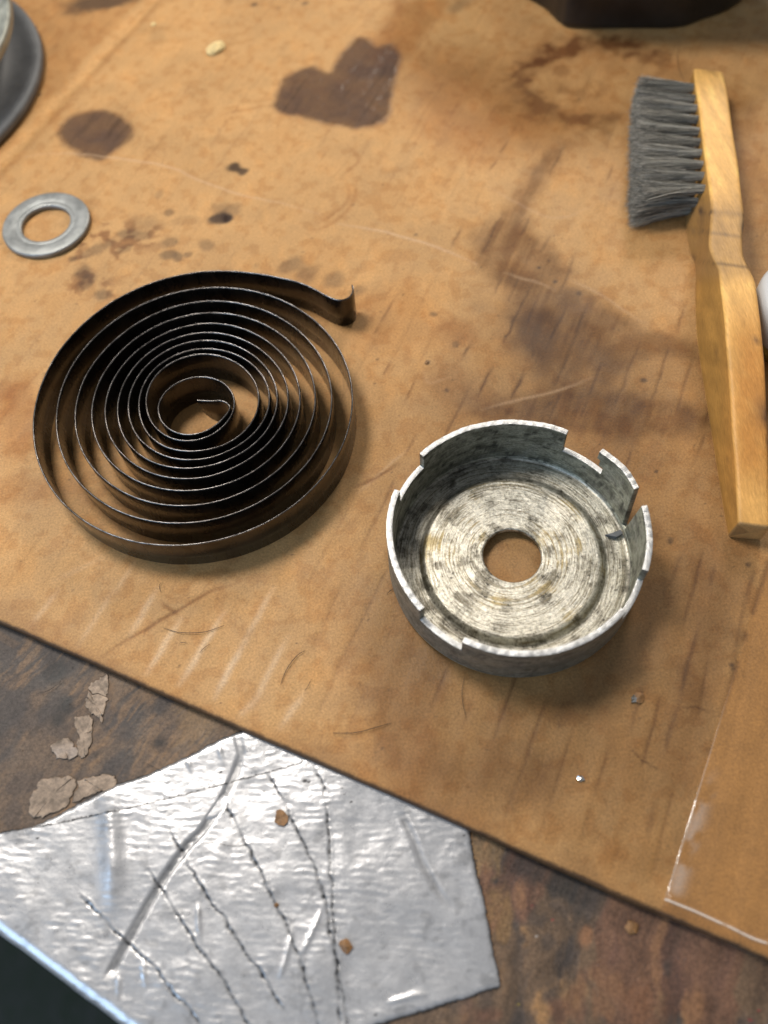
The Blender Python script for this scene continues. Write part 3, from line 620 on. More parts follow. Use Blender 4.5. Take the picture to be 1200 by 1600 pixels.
tail = [(347.7, 422.8), (399.7, 427.1), (438.7, 433.6), (469, 441.2), (495, 453), (507, 460), (518.9, 465.5), (527, 468), (535, 468), (542.5, 465.5), (548, 461), (551.2, 454.2), (551.2, 448.5), (549.4, 443)]
seq = list(tip)
for k in range(10):
    seq += [BR_[k], B_[k], BL_[k], L_[k], TL_[k], T_[k]]
    if k < 9: seq += [TR_[k], R_[k]]
seq += tail
def cubic(x, y, xq):                                                            # natural cubic spline
    n = len(x); h = np.diff(x); A = np.eye(n); r = np.zeros(n)
    for i in range(1, n-1):
        A[i, i-1] = h[i-1]; A[i, i] = 2*(h[i-1]+h[i]); A[i, i+1] = h[i]; r[i] = 6*((y[i+1]-y[i])/h[i]-(y[i]-y[i-1])/h[i-1])
    M = np.linalg.solve(A, r); k = np.clip(np.searchsorted(x, xq)-1, 0, n-2); t0 = x[k+1]-xq; t1 = xq-x[k]; hk = h[k]
    return (M[k]*t0**3+M[k+1]*t1**3)/(6*hk)+(y[k]/hk-M[k]*hk/6)*t0+(y[k+1]/hk-M[k+1]*hk/6)*t1
W0 = U(seq, HS); nt0 = len(tip); nt1 = len(seq)-len(tail)+5
ctr = np.array([U([B_[0], T_[0]], HS).mean(0)[0], U([B_[0], T_[0]], HS).mean(0)[1]])
mid = W0[nt0-1:nt1]; ang = np.unwrap(np.arctan2(mid[:, 1]-ctr[1], mid[:, 0]-ctr[0])); rad = np.hypot(*(mid-ctr).T)
o_ = np.argsort(-ang); ang_s = -ang[o_]; rad_s = rad[o_]
aq = np.arange(ang_s[0], ang_s[-1], math.radians(2)); rq = cubic(ang_s, rad_s, aq)
g = np.exp(-.5*(np.arange(-12, 13)/5.)**2); g /= g.sum(); rsm = np.convolve(np.pad(rq, 12, mode='edge'), g, 'valid')
ed = np.clip(np.minimum(np.arange(len(rq)), np.arange(len(rq))[::-1])/30., 0, 1); rq = rq*(1-ed)+rsm*ed
midw = np.column_stack([ctr[0]+rq*np.cos(-aq), ctr[1]+rq*np.sin(-aq)])
w = np.vstack([catmull(W0[:nt0+1], 12)[:12*(nt0-1)], midw, catmull(W0[nt1-2:], 10)[10:]])
al = np.concatenate([[0], np.cumsum(np.hypot(*np.diff(w, axis=0).T))])
ss = np.concatenate([np.arange(0, 16, .3), np.arange(16, al[-1]-24, .8), np.arange(al[-1]-24, al[-1], .3)])
fine = np.arange(0, al[-1], .15); fx = np.interp(fine, al, w[:, 0]); fy = np.interp(fine, al, w[:, 1])
cx = np.zeros(len(ss)); cy = np.zeros(len(ss))
for i, s0 in enumerate(ss):
    sg = .35 if s0 < 16 or s0 > al[-1]-12 else .7
    k = np.abs(fine-s0) < 3*sg+.3; g = np.exp(-.5*((fine[k]-s0)/sg)**2); g /= g.sum(); cx[i] = (g*fx[k]).sum(); cy[i] = (g*fy[k]).sum()
tx = np.gradient(cx); ty = np.gradient(cy); l = np.hypot(tx, ty); nx, ny = -ty/l, tx/l
prof = [(-.27, 0), (-.27, .5), (-.27, .965), (-.21, .988), (-.09, 1.0), (.09, 1.0), (.21, .988), (.27, .965), (.27, .5), (.27, 0)]
zb = np.where(ss < 7.5, HS*(1-np.sqrt(np.clip(1-(1-np.clip(ss, 0, 7.5)/7.5)**2, 0, 1)))*.93, 0)+.02
zb = np.maximum(zb, np.where(ss > al[-1]-3.5, (ss-al[-1]+3.5)*.8, 0))
ztop = HS+.12*(vn(ss/6, ss*0, 300)-.5)+.03*(vn(ss/1.7, ss*0, 301)-.5)
V = np.stack([np.column_stack([cx+nx*a, cy+ny*a, zb+(ztop-zb)*b]) for a, b in prof], 1).reshape(-1, 3)
k = len(prof); n = len(ss); F = []; FM = []
for i in range(n-1):
    for j in range(k):
        j2 = (j+1) % k; F.append((i*k+j, i*k+j2, (i+1)*k+j2, (i+1)*k+j)); FM.append(1 if 2 <= j <= 6 else 0)
F += [tuple(range(k))[::-1], tuple(range((n-1)*k, n*k))]; FM += [1, 1]
spr = mesh('spiral_spring', V, F, [M_spring, M_edge], fm=FM)
tag(spr, 'oily black flat steel spiral spring with a hooked outer end lying on the cardboard', 'spring')

# ================================================================== SPRING CUP (notched metal housing)
CC = np.array([31.8, 88.1]); RO, RI, HC = 32.0, 30.45, 18.6
cup = empty('spring_cup'); cup.location = (CC[0]*MM, CC[1]*MM, 0)
tag(cup, 'notched silver-grey metal cup with a round centre hole standing on the cardboard', 'metal cup')
def cup_col(r, th, z, wall):
    ct, sn = np.cos(th), np.sin(th)
    def pn(kr, ka, sd, kz=0): return fbm(r*kr+z*kz+ct*ka*1.3+9, sn*ka+ct*ka*.3+sd, 4, 310+sd)
    X, Y = r*ct, r*sn
    blot = fbm(X/3.2, Y/3.2+z/3, 4, 340); fine = fbm(X/1.1, Y/1.1+z, 4, 345); stk = pn(2.6, 2.2, 1); stk2 = pn(5.5, 5, 5)
    base = np.array([.76, .735, .66])[None]*np.ones((len(r), 1))
    def mx(c, cc, k): return c*(1-k[:, None])+np.array(cc)[None]*k[:, None]
    if wall:
        wz = fbm(th*RO/5, z/1.6, 4, 350); base = np.array([.42, .43, .37])[None]*np.ones((len(r), 1))
        base = mx(base, (.14, .14, .11), sstep(.45, .66, wz)*.7); base = mx(base, (.05, .05, .045), sstep(.60, .72, fbm(th*RO/2.2, z/1.2, 4, 356))*.8)
        base = mx(base, (.40, .40, .37), sstep(.6, .75, fbm(th*RO/3, z/3, 3, 358))*.5)
        rg = .42+.25*wz; hg = .5*wz+.5*fine
        return base, rg, hg
    base = mx(base, (.30, .265, .19), sstep(.52, .70, stk)*.75)
    base = mx(base, (.86, .84, .78), sstep(.55, .70, stk2)*.6)
    base = mx(base, (.20, .175, .13), sstep(.56, .66, stk2*.5+blot*.5)*.75)
    base = mx(base, (.46, .36, .17), sstep(.58, .72, fbm(X/6+4, Y/6, 3, 361)*.6+stk*.4)*.8*(r < 24))
    fn2 = fbm(X/.55, Y/.55+z, 3, 347); base = mx(base, (.06, .053, .042), sstep(.66, .76, fn2*.7+blot*.3)*.85)
    base = mx(base, (.16, .15, .13), sstep(.55, .68, blot)*.28)
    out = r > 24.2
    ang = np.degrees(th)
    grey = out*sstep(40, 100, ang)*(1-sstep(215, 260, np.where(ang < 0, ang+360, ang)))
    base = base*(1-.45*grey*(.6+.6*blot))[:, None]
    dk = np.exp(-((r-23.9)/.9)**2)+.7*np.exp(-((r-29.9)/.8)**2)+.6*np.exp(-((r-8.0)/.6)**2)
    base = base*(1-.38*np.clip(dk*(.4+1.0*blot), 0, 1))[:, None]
    return base, .33+.30*blot-.10*sstep(.5, .7, stk2), .55*stk2+.35*stk+.3*fine
# base plate (turned profile: raised centre, step, outer shelf, rounded outside corner)
prof = [(7.5, 2.0), (7.45, 2.9), (7.6, 3.2), (7.9, 3.3)]+[(r, 3.3) for r in np.arange(8.2, 21.9, .16)]+[(22.2, 3.26), (22.6, 3.1), (23.0, 2.75), (23.4, 2.3), (23.8, 1.9), (24.1, 1.7), (24.4, 1.62)]+[(r, 1.6) for r in np.arange(24.6, 29.6, .16)]+[(29.8, 1.65), (30.1, 1.85), (30.35, 2.2), (30.43, 2.6), (31.2, 2.7), (31.97, 2.62), (31.9, 1.8), (31.7, 1.1), (31.2, .5), (30.4, .12), (29.6, .02), (20, .02)]
pr_ = np.array(prof); nt = 540; th = np.linspace(-math.pi, math.pi, nt, endpoint=False)
R2, T2 = np.repeat(pr_[:, 0], nt), np.tile(th, len(pr_)); Z2 = np.repeat(pr_[:, 1], nt)
top = (Z2 > 1.5) & (R2 < 30); dent = .12*(fbm(R2*np.cos(T2)/5, R2*np.sin(T2)/5, 3, 370)-.5)*top
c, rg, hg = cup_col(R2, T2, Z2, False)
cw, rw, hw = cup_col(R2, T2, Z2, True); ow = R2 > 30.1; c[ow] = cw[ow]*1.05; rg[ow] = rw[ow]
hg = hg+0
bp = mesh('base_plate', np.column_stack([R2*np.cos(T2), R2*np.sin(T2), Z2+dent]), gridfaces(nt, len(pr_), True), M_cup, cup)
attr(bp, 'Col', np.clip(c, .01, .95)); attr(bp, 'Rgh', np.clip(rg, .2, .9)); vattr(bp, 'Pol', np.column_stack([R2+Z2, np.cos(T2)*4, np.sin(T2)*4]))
# wall as cells: notches and the open slot are simply missing cells
bnd = [131.3, 56.3, 38.6, 36.8, 34.2, 10.6, 8.0, -27.3, -48.5, -122.7, -144.5, 152.9]
tcol = sorted(set(list(np.round(np.arange(-180, 180, 1.0), 3))+bnd))
tc = []
for a in tcol:
    if a in bnd or all(abs(a-b) > .55 for b in bnd): tc.append(a)
tc = np.array(tc); nc = len(tc)
zr = np.array([2.62, 4, 5.5, 7, 8.5, 9.6, 10.4, 11.4, 12.4, 13.0, 14.2, 15.4, 16.6, 17.7, 18.6]); nz = len(zr)
def on(i, j):
    a = (tc[i]+(tc[(i+1) % nc] if i < nc-1 else 180))/2; z = (zr[j]+zr[j+1])/2
    if 8.0 < a < 10.6: return False
    if 38.6 < a < 56.3: return z < 10.4
    if 36.8 < a < 38.6: return z < 10.4 or z > 15.4
    if 34.2 < a < 36.8: return z < 10.4 or z > 13.0
    for lo, hi in ((-48.5, -27.3), (-144.5, -122.7), (131.3, 152.9)):
        if lo < a < hi: return z < 13.0
    return True
def cvert(i, j, inner):
    a = tc[i % nc]; z = zr[j]; f = (z-2.6)/16
    d = a-9.3; a2 = a+math.copysign(1, d)*3.1*f*max(0, 1-(abs(d)-1.3)/16) if abs(d) < 17 else a
    rr = (RI if inner else RO)+.22*f*math.sin(math.radians(a*3+40))+.5*f*math.exp(-((a-22)/12)**2)
    t = math.radians(a2); return (rr*math.cos(t), rr*math.sin(t), z+(.10*math.sin(a*.31)+.06*math.sin(a*1.3) if j == nz-1 else 0))
vid = {}; V = []; F = []
def vi(i, j, s):
    key = (i % nc, j, s)
    if key not in vid: vid[key] = len(V); V.append(cvert(i, j, s))
    return vid[key]
ON = {(i, j): on(i, j) for i in range(nc) for j in range(nz-1)}
for i in range(nc):
    for j in range(nz-1):
        if not ON[i, j]: continue
        a, b, c_, d = (i, j), (i+1, j), (i+1, j+1), (i, j+1)
        F.append([vi(*p, 0) for p in (a, b, c_, d)]); F.append([vi(*p, 1) for p in (d, c_, b, a)])
        if j == nz-2 or not ON[i, j+1]: F.append([vi(*d, 0), vi(*c_, 0), vi(*c_, 1), vi(*d, 1)])
        if j > 0 and not ON[i, j-1]: F.append([vi(*b, 0), vi(*a, 0), vi(*a, 1), vi(*b, 1)])
        if not ON[(i+1) % nc, j]: F.append([vi(*b, 1), vi(*c_, 1), vi(*c_, 0), vi(*b, 0)])
        if not ON[(i-1) % nc, j]: F.append([vi(*a, 0), vi(*d, 0), vi(*d, 1), vi(*a, 1)])
bm = bmesh.new(); bv = [bm.verts.new(np.array(v)*MM) for v in V]
for f in F:
    try: bm.faces.new([bv[i] for i in f])
    except ValueError: pass
bm.normal_update()
sharp = [e for e in bm.edges if len(e.link_faces) == 2 and e.calc_face_angle(0) > .9]
bmesh.ops.bevel(bm, geom=sharp, offset=.28*MM, segments=2, profile=.6, affect='EDGES')
me = bpy.data.meshes.new('side_wall'); bm.to_mesh(me); bm.free(); me.materials.append(M_cupw)
me.polygons.foreach_set('use_smooth', np.full(len(me.polygons), True)); me.set_sharp_from_angle(angle=math.radians(40))
wl = bpy.data.objects.new('side_wall', me); COL.objects.link(wl); wl.parent = cup
co = np.zeros(len(me.vertices)*3); me.vertices.foreach_get('co', co); co = co.reshape(-1, 3)/MM
r3 = np.hypot(co[:, 0], co[:, 1]); t3 = np.arctan2(co[:, 1], co[:, 0]); c, rg, hg = cup_col(r3, t3, co[:, 2], True)
no = np.zeros(len(me.vertices)*3); me.vertices.foreach_get('normal', no); no = no.reshape(-1, 3)
rim = sstep(.25, .7, no[:, 2]); bright = np.array([.82, .83, .82])[None]*(.62+.45*fbm(t3*RO/3.5, r3/.7, 3, 380))[:, None]
outer = (r3 > RO-.5) & (rim < .5); c[outer] = c[outer]*.55+np.array([.26, .255, .235])[None]*.5
attr(wl, 'Col', np.clip(c, .01, .95)); attr(wl, 'Rgh', np.clip(rg-.1*rim, .2, .9)); vattr(wl, 'Pol', np.column_stack([co[:, 2]+r3*.5, np.cos(t3)*7, np.sin(t3)*7]))
# torn burr at the foot of the slot
def shard(pts, thick, name, material, parent):
    P = np.array(pts, float); n = len(P); cen = P.mean(0)
    V = np.vstack([P, P+np.array([0, 0, thick])*(.6+.6*RNG.rand(n))[:, None]])
    F = [list(range(n))[::-1], list(range(n, 2*n))]+[[i, (i+1) % n, n+(i+1) % n, n+i] for i in range(n)]
    return mesh(name, V, F, material, parent, smooth=False)
b0 = un(np.array([945., 955, 968, 972, 962]), np.array([838., 836, 830, 836, 842]), 2.0); b0[:, :2] -= CC
shard(b0, 1.3, 'burr', M_flange, cup)

# ================================================================== WASHER
WC = np.array([-.5258, 1.1596])*198.0
wa = empty('flat_washer'); wa.location = (WC[0]*MM, WC[1]*MM, 0)
prof = [(8.3, .35), (8.3, 1.55), (8.55, 1.85), (9.0, 1.95), (9.5, 1.98), (9.9, 1.86), (10.2, 1.86), (10.6, 2.0), (12, 2.02), (14.2, 2.0), (14.7, 1.85), (14.9, 1.5), (14.9, .5), (14.6, .2), (8.6, .2)]
p_ = np.array(prof); nt = 160; th = np.linspace(0, 2*math.pi, nt, endpoint=False)
V = np.column_stack([np.repeat(p_[:, 0], nt)*np.cos(np.tile(th, len(p_))), np.repeat(p_[:, 0], nt)*np.sin(np.tile(th, len(p_))), np.repeat(p_[:, 1], nt)])
F = np.vstack([gridfaces(nt, len(p_), True), np.stack([(len(p_)-1)*nt+np.arange(nt), (len(p_)-1)*nt+(np.arange(nt)+1) % nt, (np.arange(nt)+1) % nt, np.arange(nt)], 1)])
COL.objects.unlink(wa); bpy.data.objects.remove(wa)
wa = mesh('flat_washer', V, F, M_washer); wa.location = (WC[0]*MM, WC[1]*MM, 0)
tag(wa, 'dull grey flat steel washer lying on the cardboard left of the oil stains', 'washer')

# ================================================================== PULLEY top left
pu = empty('pulley'); pc = np.array([-186.0, 314.0]); pu.location = (pc[0]*MM, pc[1]*MM, 0)
tag(pu, 'grey metal pulley with a dark lower flange cut off at the top left', 'pulley')
def lathe(name, prof, material, parent, nt=200):
    p_ = np.array(prof, float); th = np.linspace(0, 2*math.pi, nt, endpoint=False)
    V = np.column_stack([np.repeat(p_[:, 0], nt)*np.cos(np.tile(th, len(p_))), np.repeat(p_[:, 0], nt)*np.sin(np.tile(th, len(p_))), np.repeat(p_[:, 1], nt)])
    o = mesh(name, V, gridfaces(nt, len(p_), True), material, parent); return o
lathe('flange', [(20, .3), (71, .3), (72, .8), (72.4, 2), (72.3, 3.4), (71.6, 4.2), (70.5, 4.5), (66, 4.4), (62, 5.0), (58, 8), (56, 12), (56, 16)], M_flange, pu)
lathe('drum', [(56, 15.5), (60, 16.2), (66, 17), (67.6, 17.6), (68, 18.6), (68, 20.4), (67.7, 21.2), (67.0, 21.6), (66.2, 21.5), (65.6, 21.0), (64.8, 20.8), (60, 20.9), (40, 20.4), (12, 20.2), (11, 19.5), (10.8, 4), (2, 3.5)], M_pulley, pu)

# ================================================================== BLACK CASTING at the top
bk = empty('black_casting')
foot = U([(800, -12), (846, 12), (872, 36), (896, 46), (992, 47), (1058, 46), (1096, 34), (1140, 17), (1165, -10)])
foot = np.vstack([foot, [[170, 345], [150, 385], [110, 395], [75, 380], [62, 350]]]); foot = catmull(np.vstack([foot, foot[:1]]), 6)[:-1]
cen = foot.mean(0); n = len(foot); V = []
rings = [(.97, .2), (.995, .8), (1.0, 2.5), (1.0, 18), (1.03, 27), (1.15, 31), (1.32, 34), (1.36, 38), (1.36, 44), (1.33, 46), (.95, 47), (.6, 48), (.3, 49), (.02, 49)]  # overhanging brim is out of view, added to shade the board
for f, z in rings: V.append(np.column_stack([cen+(foot-cen)*f, np.full(n, z)]))
body = mesh('body', np.vstack(V), gridfaces(n, len(rings), True), M_black, bk)
lathe('boss', [(2, 56), (9, 56), (10, 55), (10.5, 52), (11, 45)], M_black, bk, 40).location = (cen[0]*MM, cen[1]*MM, 0)
tag(bk, 'blurred black greasy metal casting at the top edge above the ring stain', 'casting')

# ================================================================== WHITE CAP behind the brush
wc = empty('plastic_cap'); q = un(np.array(1174.), np.array(462.), 6.0); wc.location = ((q[0]+16)*MM, (q[1]-11)*MM, 0)
tag(wc, 'white plastic cap with yellowed base behind the brush handle at the right edge', 'cap')
lathe('collar', [(2, .2), (17.5, .2), (18.3, .6), (18.4, 4.2), (17.6, 4.6)], M_yellow, wc, 90)
lathe('cap_body', [(17.6, 4.4), (18.8, 4.8), (19, 5.5), (19, 12), (18.4, 14), (16.5, 15.2), (12, 15.6), (.5, 15.7)], M_white, wc, 90)

# ================================================================== BRUSH
br = empty('bristle_brush')
tag(br, 'wooden-handled brush with grey bristles lying on its side at the right', 'brush')
Bl = np.array([(1084.4, 107), (1086.5, 130), (1093.8, 171.7), (1097.9, 215.4), (1104.2, 257), (1110.4, 298.8), (1112, 332), (1108.5, 362.5), (1107.5, 385), (1115, 403), (1122.5, 415), (1125.5, 430), (1128.5, 460), (1133, 490), (1134.5, 520), (1137.6, 556), (1142, 612.5), (1145.5, 680), (1150, 725), (1152, 770), (1154, 813.5)])
Al = np.array([(1070.8, 124), (1071, 180), (1073, 230), (1076, 270), (1071, 309), (1068.8, 340), (1070, 355), (1073, 382), (1077.5, 398.5), (1084, 410), (1086.3, 430), (1085, 475), (1086, 510), (1089, 545), (1096, 590), (1105, 646), (1114, 702.5), (1123, 759), (1130, 804), (1136, 834)])
Cl = np.array([(1130, 111), (1137.5, 142.5), (1145.8, 205), (1155, 257), (1158, 292.5), (1163.6, 332), (1164.3, 342), (1160.7, 373), (1162, 400), (1172, 419.5), (1181, 437), (1185.5, 467.5), (1190, 505), (1196, 567.5), (1199, 635), (1201, 700), (1203, 770), (1204, 822)])
def at(line, y): return np.interp(y, line[:, 1], line[:, 0])
stn = np.concatenate([np.linspace(107, 325, 22), np.linspace(330, 440, 24), np.linspace(448, 813.5, 34)])
hB = np.interp(stn, [107, 200, 330, 400, 500, 640, 813.5], [10.5, 12.5, 17, 18, 18, 14.5, 8.2])
SEC = []; AX = []
for y, h in zip(stn, hB):
    bx_ = at(Bl, y); B = un(np.array(bx_), np.array(y), h); Bp = proj(np.array([B[0], B[1], 0]))
    A = un(np.array(at(Al, Bp[1])), np.array(Bp[1]), .3)
    cy_ = y
    for _ in range(3): cy_ = y+.13*(at(Cl, cy_)-bx_)
    C = un(np.array(at(Cl, cy_)), np.array(cy_), h); D = np.array([C[0]+.4, C[1], .3])
    SEC.append([A, B, C, D])
SEC = np.array(SEC)
for c_ in (0, 1, 2, 3, 0, 1, 2, 3):                                             # even out the traced outline
    for ax in range(2):
        x = SEC[:, c_, ax].copy(); SEC[1:-1, c_, ax] = .25*x[:-2]+.5*x[1:-1]+.25*x[2:]
def rounded(q, r=1.0):
    out = []
    for i in range(4):
        p, a, b = q[i], q[i-1], q[(i+1) % 4]
        da = (a-p)/np.linalg.norm(a-p)*r; db = (b-p)/np.linalg.norm(b-p)*r
        for t in np.linspace(0, 1, 4): out.append((1-t)**2*(p+da)+2*t*(1-t)*p+t*t*(p+db))
        e0, e1 = p+db, b+(p-b)/np.linalg.norm(b-p)*r
        for t in np.linspace(0, 1, 9)[1:-1]: out.append(e0+(e1-e0)*t)
    return np.array(out)
ringsV = []
for i, q in enumerate(SEC):
    rr = rounded(q)
    ringsV.append(rr)
first = ringsV[0]; last = ringsV[-1]
dirf = (ringsV[0].mean(0)-ringsV[2].mean(0)); dirf /= np.linalg.norm(dirf); dirl = ringsV[-1].mean(0)-ringsV[-3].mean(0); dirl /= np.linalg.norm(dirl)
def shrink(r, f, d): return r.mean(0)+(r-r.mean(0))*f+d
capF = [shrink(first, .01, dirf*.9), shrink(first, .5, dirf*.9), shrink(first, .85, dirf*.85), shrink(first, .95, dirf*.5)]
capL = [shrink(last, .97, dirl*.45), shrink(last, .9, dirl*.7), shrink(last, .5, dirl*.72), shrink(last, .01, dirl*.72)]
allr = capF+ringsV+capL; k = len(first); V = np.vstack(allr)
zmin = V[:, 2] < .3; V[zmin, 2] = .3
PX = proj(V); gx = fbm(V[:, 0]/2.2, V[:, 1]/16+V[:, 2]/2, 4, 400); sp = fbm(V[:, 0]/3, V[:, 1]/3+V[:, 2]/3, 4, 405)
ids = np.repeat(np.arange(len(allr)), k)
col = np.array([.98, .55, .165])[None]*(.58+.6*gx)[:, None]*(.80+.40*sp)[:, None]
y_ = PX[:, 1]
jj = np.tile(np.arange(k), len(allr)); leftf = ((jj >= 3) & (jj <= 11)).astype(float); col *= (1-leftf[:, None]*(1-np.array([.50, .46, .36])))  # bristle-side face painted darker olive, its shade put into the colour
def bl2(cc, f):
    global col
    col = col*(1-f[:, None])+np.array(cc)[None]*f[:, None]
bl2((.58, .25, .055), sstep(430, 560, y_)*(1-.6*sstep(700, 800, y_))*sstep(1115, 1165, PX[:, 0])*np.clip(.5+.75*sp, 0, .95))
bl2((.30, .17, .07), sstep(285, 330, y_)*(1-sstep(420, 450, y_))*.55*(.5+sp))
line = y_-(332+.12*(PX[:, 0]-1112)); bl2((.05, .035, .03), np.exp(-(line/2.3)**2)*.9)
line = y_-(363+.12*(PX[:, 0]-1110)); bl2((.12, .08, .05), np.exp(-(line/2.5)**2)*.5)
line = y_-(412+.12*(PX[:, 0]-1122)); bl2((.10, .06, .03), np.exp(-(line/1.8)**2)*.6)
bl2((.06, .045, .04), np.exp(-(((PX[:, 0]-1161)/4)**2+((y_-355)/16)**2))*.85)
for px, py, rx, ry, s_ in ((1181, 534, 6, 5, .85), (1198, 650, 7, 16, .85), (1190, 640, 14, 30, .4), (1138, 720, 3, 3, .5), (1082, 402, 4, 5, .6), (1096, 345, 5, 22, .4), (1120, 552, 4, 10, .3), (1199, 690, 3, 10, .6), (1112, 111, 20, 4, .35)):
    bl2((.07, .04, .03), np.exp(-(((PX[:, 0]-px)/rx)**2+((y_-py)/ry)**2))*s_)
endf = ids >= len(allr)-4; col[endf] = col[endf]*.5+np.array([.22, .15, .09])*.5
F = list(map(list, gridfaces(k, len(allr), True)))
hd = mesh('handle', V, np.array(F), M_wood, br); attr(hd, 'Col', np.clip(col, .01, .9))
# tufts: bundles of fine strands rooted in rows on the bristle face
def m_bristle(name, lo, hi):
    m, t, p = mat(name); 
    r = nd(t, 'ShaderNodeAttribute'); r.attribute_name = 'Rnd'
    t.links.new(ramp(t, r.outputs['Fac'], [(0.0, lo), (.8, hi), (1.0, (.42, .40, .37))]), p.inputs['Base Color'])
    p.inputs['Roughness'].default_value = .45; return m
M_br = m_bristle('grey_bristle', (.07, .064, .052), (.48, .445, .37))
rooty = np.linspace(127, 281, 10)
axis = SEC[18, 1]-SEC[2, 1]; axis[2] = 0; axis /= np.linalg.norm(axis)            # pointing down the handle
outw = np.array([-abs(axis[1]), axis[0]*np.sign(-axis[1])*-1, 0]); outw = np.array([axis[1], -axis[0], 0]); outw *= np.sign(-outw[0])
for ri, (fz, per) in enumerate(((.80, 10), (.50, 10), (.20, 10))):
    for j in range(per):
        y = rooty[j]+(4 if ri == 1 else 0)
        i0 = np.interp(y, stn, np.arange(len(stn))); a = int(i0); q = SEC[a]*(1-(i0-a))+SEC[min(a+1, len(SEC)-1)]*(i0-a)
        root = q[0]*(1-fz)+q[1]*fz
        fan = (j-4.5)/4.5
        rj = random.Random(77+ri*31+j); root = root+axis*rj.uniform(-.35, .35)+np.array([0, 0, rj.uniform(-.25, .25)])
        ns = 330; per_s = []
        rr = random.Random(1000+ri*50+j)
        bend = rr.uniform(-2.4, 2.4)+(2.2 if ri == 2 and j > 6 else 0)
        VV = []; FF = []; RD = []
        for s_i in range(ns):
            a1 = rr.uniform(0, 2*math.pi); r1 = math.sqrt(rr.random())
            off = axis*(math.cos(a1)*r1*1.25)+np.array([0, 0, 1])*math.sin(a1)*r1*1.25
            ln = rr.gauss(19.4, .7)-1.2*abs(fan)**2-(3 if rr.random() < .06 else 0)
            sp_ax = math.cos(a1)*r1*2.1+fan*1.6+bend*.5+rr.gauss(0, .6)+(rr.gauss(0, 2.6) if rr.random() < .07 else 0)+(abs(rr.gauss(0, 2.5)) if j == per-1 and rr.random() < .25 else 0)
            sp_z = math.sin(a1)*r1*2.0+(fz-.5)*1.0+rr.gauss(0, .35)-1.0
            tipP = root+off+outw*ln+axis*sp_ax+np.array([0, 0, sp_z]); tipP[2] = max(tipP[2], .25+.5*rr.random())
            base = root+off-outw*.8; base[2] = max(base[2], .4)
            w0 = rr.uniform(.05, .085); rd = rr.random()**1.5
            nseg = 4; b0_ = len(VV); curl = rr.gauss(0, .35)
            for sgi in range(nseg+1):
                t = sgi/nseg; e = t*t*.55+t*.45
                c_ = base+outw*((ln+.8)*t)+(tipP-base-outw*(ln+.8))*e+axis*curl*math.sin(t*math.pi)
                for kk in range(3):
                    an = kk*2.094+s_i; VV.append(c_+(axis*math.cos(an)+np.array([0, 0, 1])*math.sin(an))*w0*(1-.35*t)); RD.append(rd)
            for sgi in range(nseg):
                for kk in range(3):
                    FF.append((b0_+sgi*3+kk, b0_+sgi*3+(kk+1) % 3, b0_+sgi*3+3+(kk+1) % 3, b0_+sgi*3+3+kk))
        VV = np.array(VV); VV[:, 2] = np.maximum(VV[:, 2], .15)
        o = mesh('tuft', VV, np.array(FF), M_br, br); attr(o, 'Rnd', np.array(RD))

# ================================================================== SMALL BITS
def hair(px, label, z=.22, w=.09, material=M_hair, grp='loose hairs', zs=None):
    P = catmull(U(px, z), 6); n = len(P); V = []; tx = np.gradient(P[:, 0]); ty = np.gradient(P[:, 1]); l = np.hypot(tx, ty)+1e-9
    for i in range(n):
        r = w*(1-.5*abs(2*i/(n-1)-1)**3); nrm = np.array([-ty[i]/l[i], tx[i]/l[i], 0]); zz = z+.12+.25*math.sin(math.pi*i/(n-1))
        for k in range(4):
            a = k*math.pi/2; V.append(np.array([P[i, 0], P[i, 1], zz])+nrm*r*math.cos(a)+np.array([0, 0, r*math.sin(a)]))
    F = [(i*4+k, i*4+(k+1) % 4, i*4+4+(k+1) % 4, i*4+4+k) for i in range(n-1) for k in range(4)]
    o = mesh('hair', V, F, material); tag(o, label, 'hair', grp); return o
hair(C7([(478, 227), (530, 242), (600, 240), (658, 220)]), 'long curved dark hair on the cardboard below the spiral spring')
hair(C7([(822, 395), (840, 350), (870, 310), (895, 293)]), 'curled dark hair on the cardboard between the spring and the tape')
hair(C7([(975, 535), (1040, 535), (1100, 520), (1148, 505)]), 'nearly straight dark hair on the cardboard above the duct tape')
hair(C7([(470, 95), (468, 108), (471, 121)]), 'short upright dark hair just under the spiral spring', w=.07)
hair(C7([(585, 300), (600, 286), (615, 275)]), 'short slanted dark hair beside the long curved hair', w=.07)
hair(C7([(912, 378), (905, 395), (894, 411)]), 'tiny dark hair to the right of the curled hair', w=.06)
hair(C7([(1133, 128), (1143, 120), (1156, 110)]), 'short dark hair beside the left side of the metal cup', w=.08)
hair([(726, 1058), (722, 1078), (723, 1098), (728, 1120)], 'thin dark hair on the cardboard just below the metal cup', w=.06)
hair(C7([(525, 273), (537, 271), (551, 273)]), 'tiny level dark hair under the long curved hair', w=.06)
hair(crop([(235, 535), (300, 520), (360, 480), (410, 430)], 0, 950, 4), 'dark hair lying on the bare bench wood at the left', z=ZB+.25, w=.07)
hair(crop([(915, 970), (970, 1000), (1035, 1040)], 0, 950, 4), 'dark hair crossing from the bench wood onto the duct tape', z=ZB+.6, w=.06)
hair([(1063, 62), (1058, 92), (1061, 110), (1069, 126)], 'fine pale hair on the cardboard above the brush head', w=.07, material=M_chip, z=.3)
hair([(395, 1318), (330, 1312), (352, 1320), (308, 1319)][:1]+[(365, 1322), (335, 1317), (312, 1317)], 'fine hair stuck across the duct tape between two creases', z=ZB+.7, w=.05)
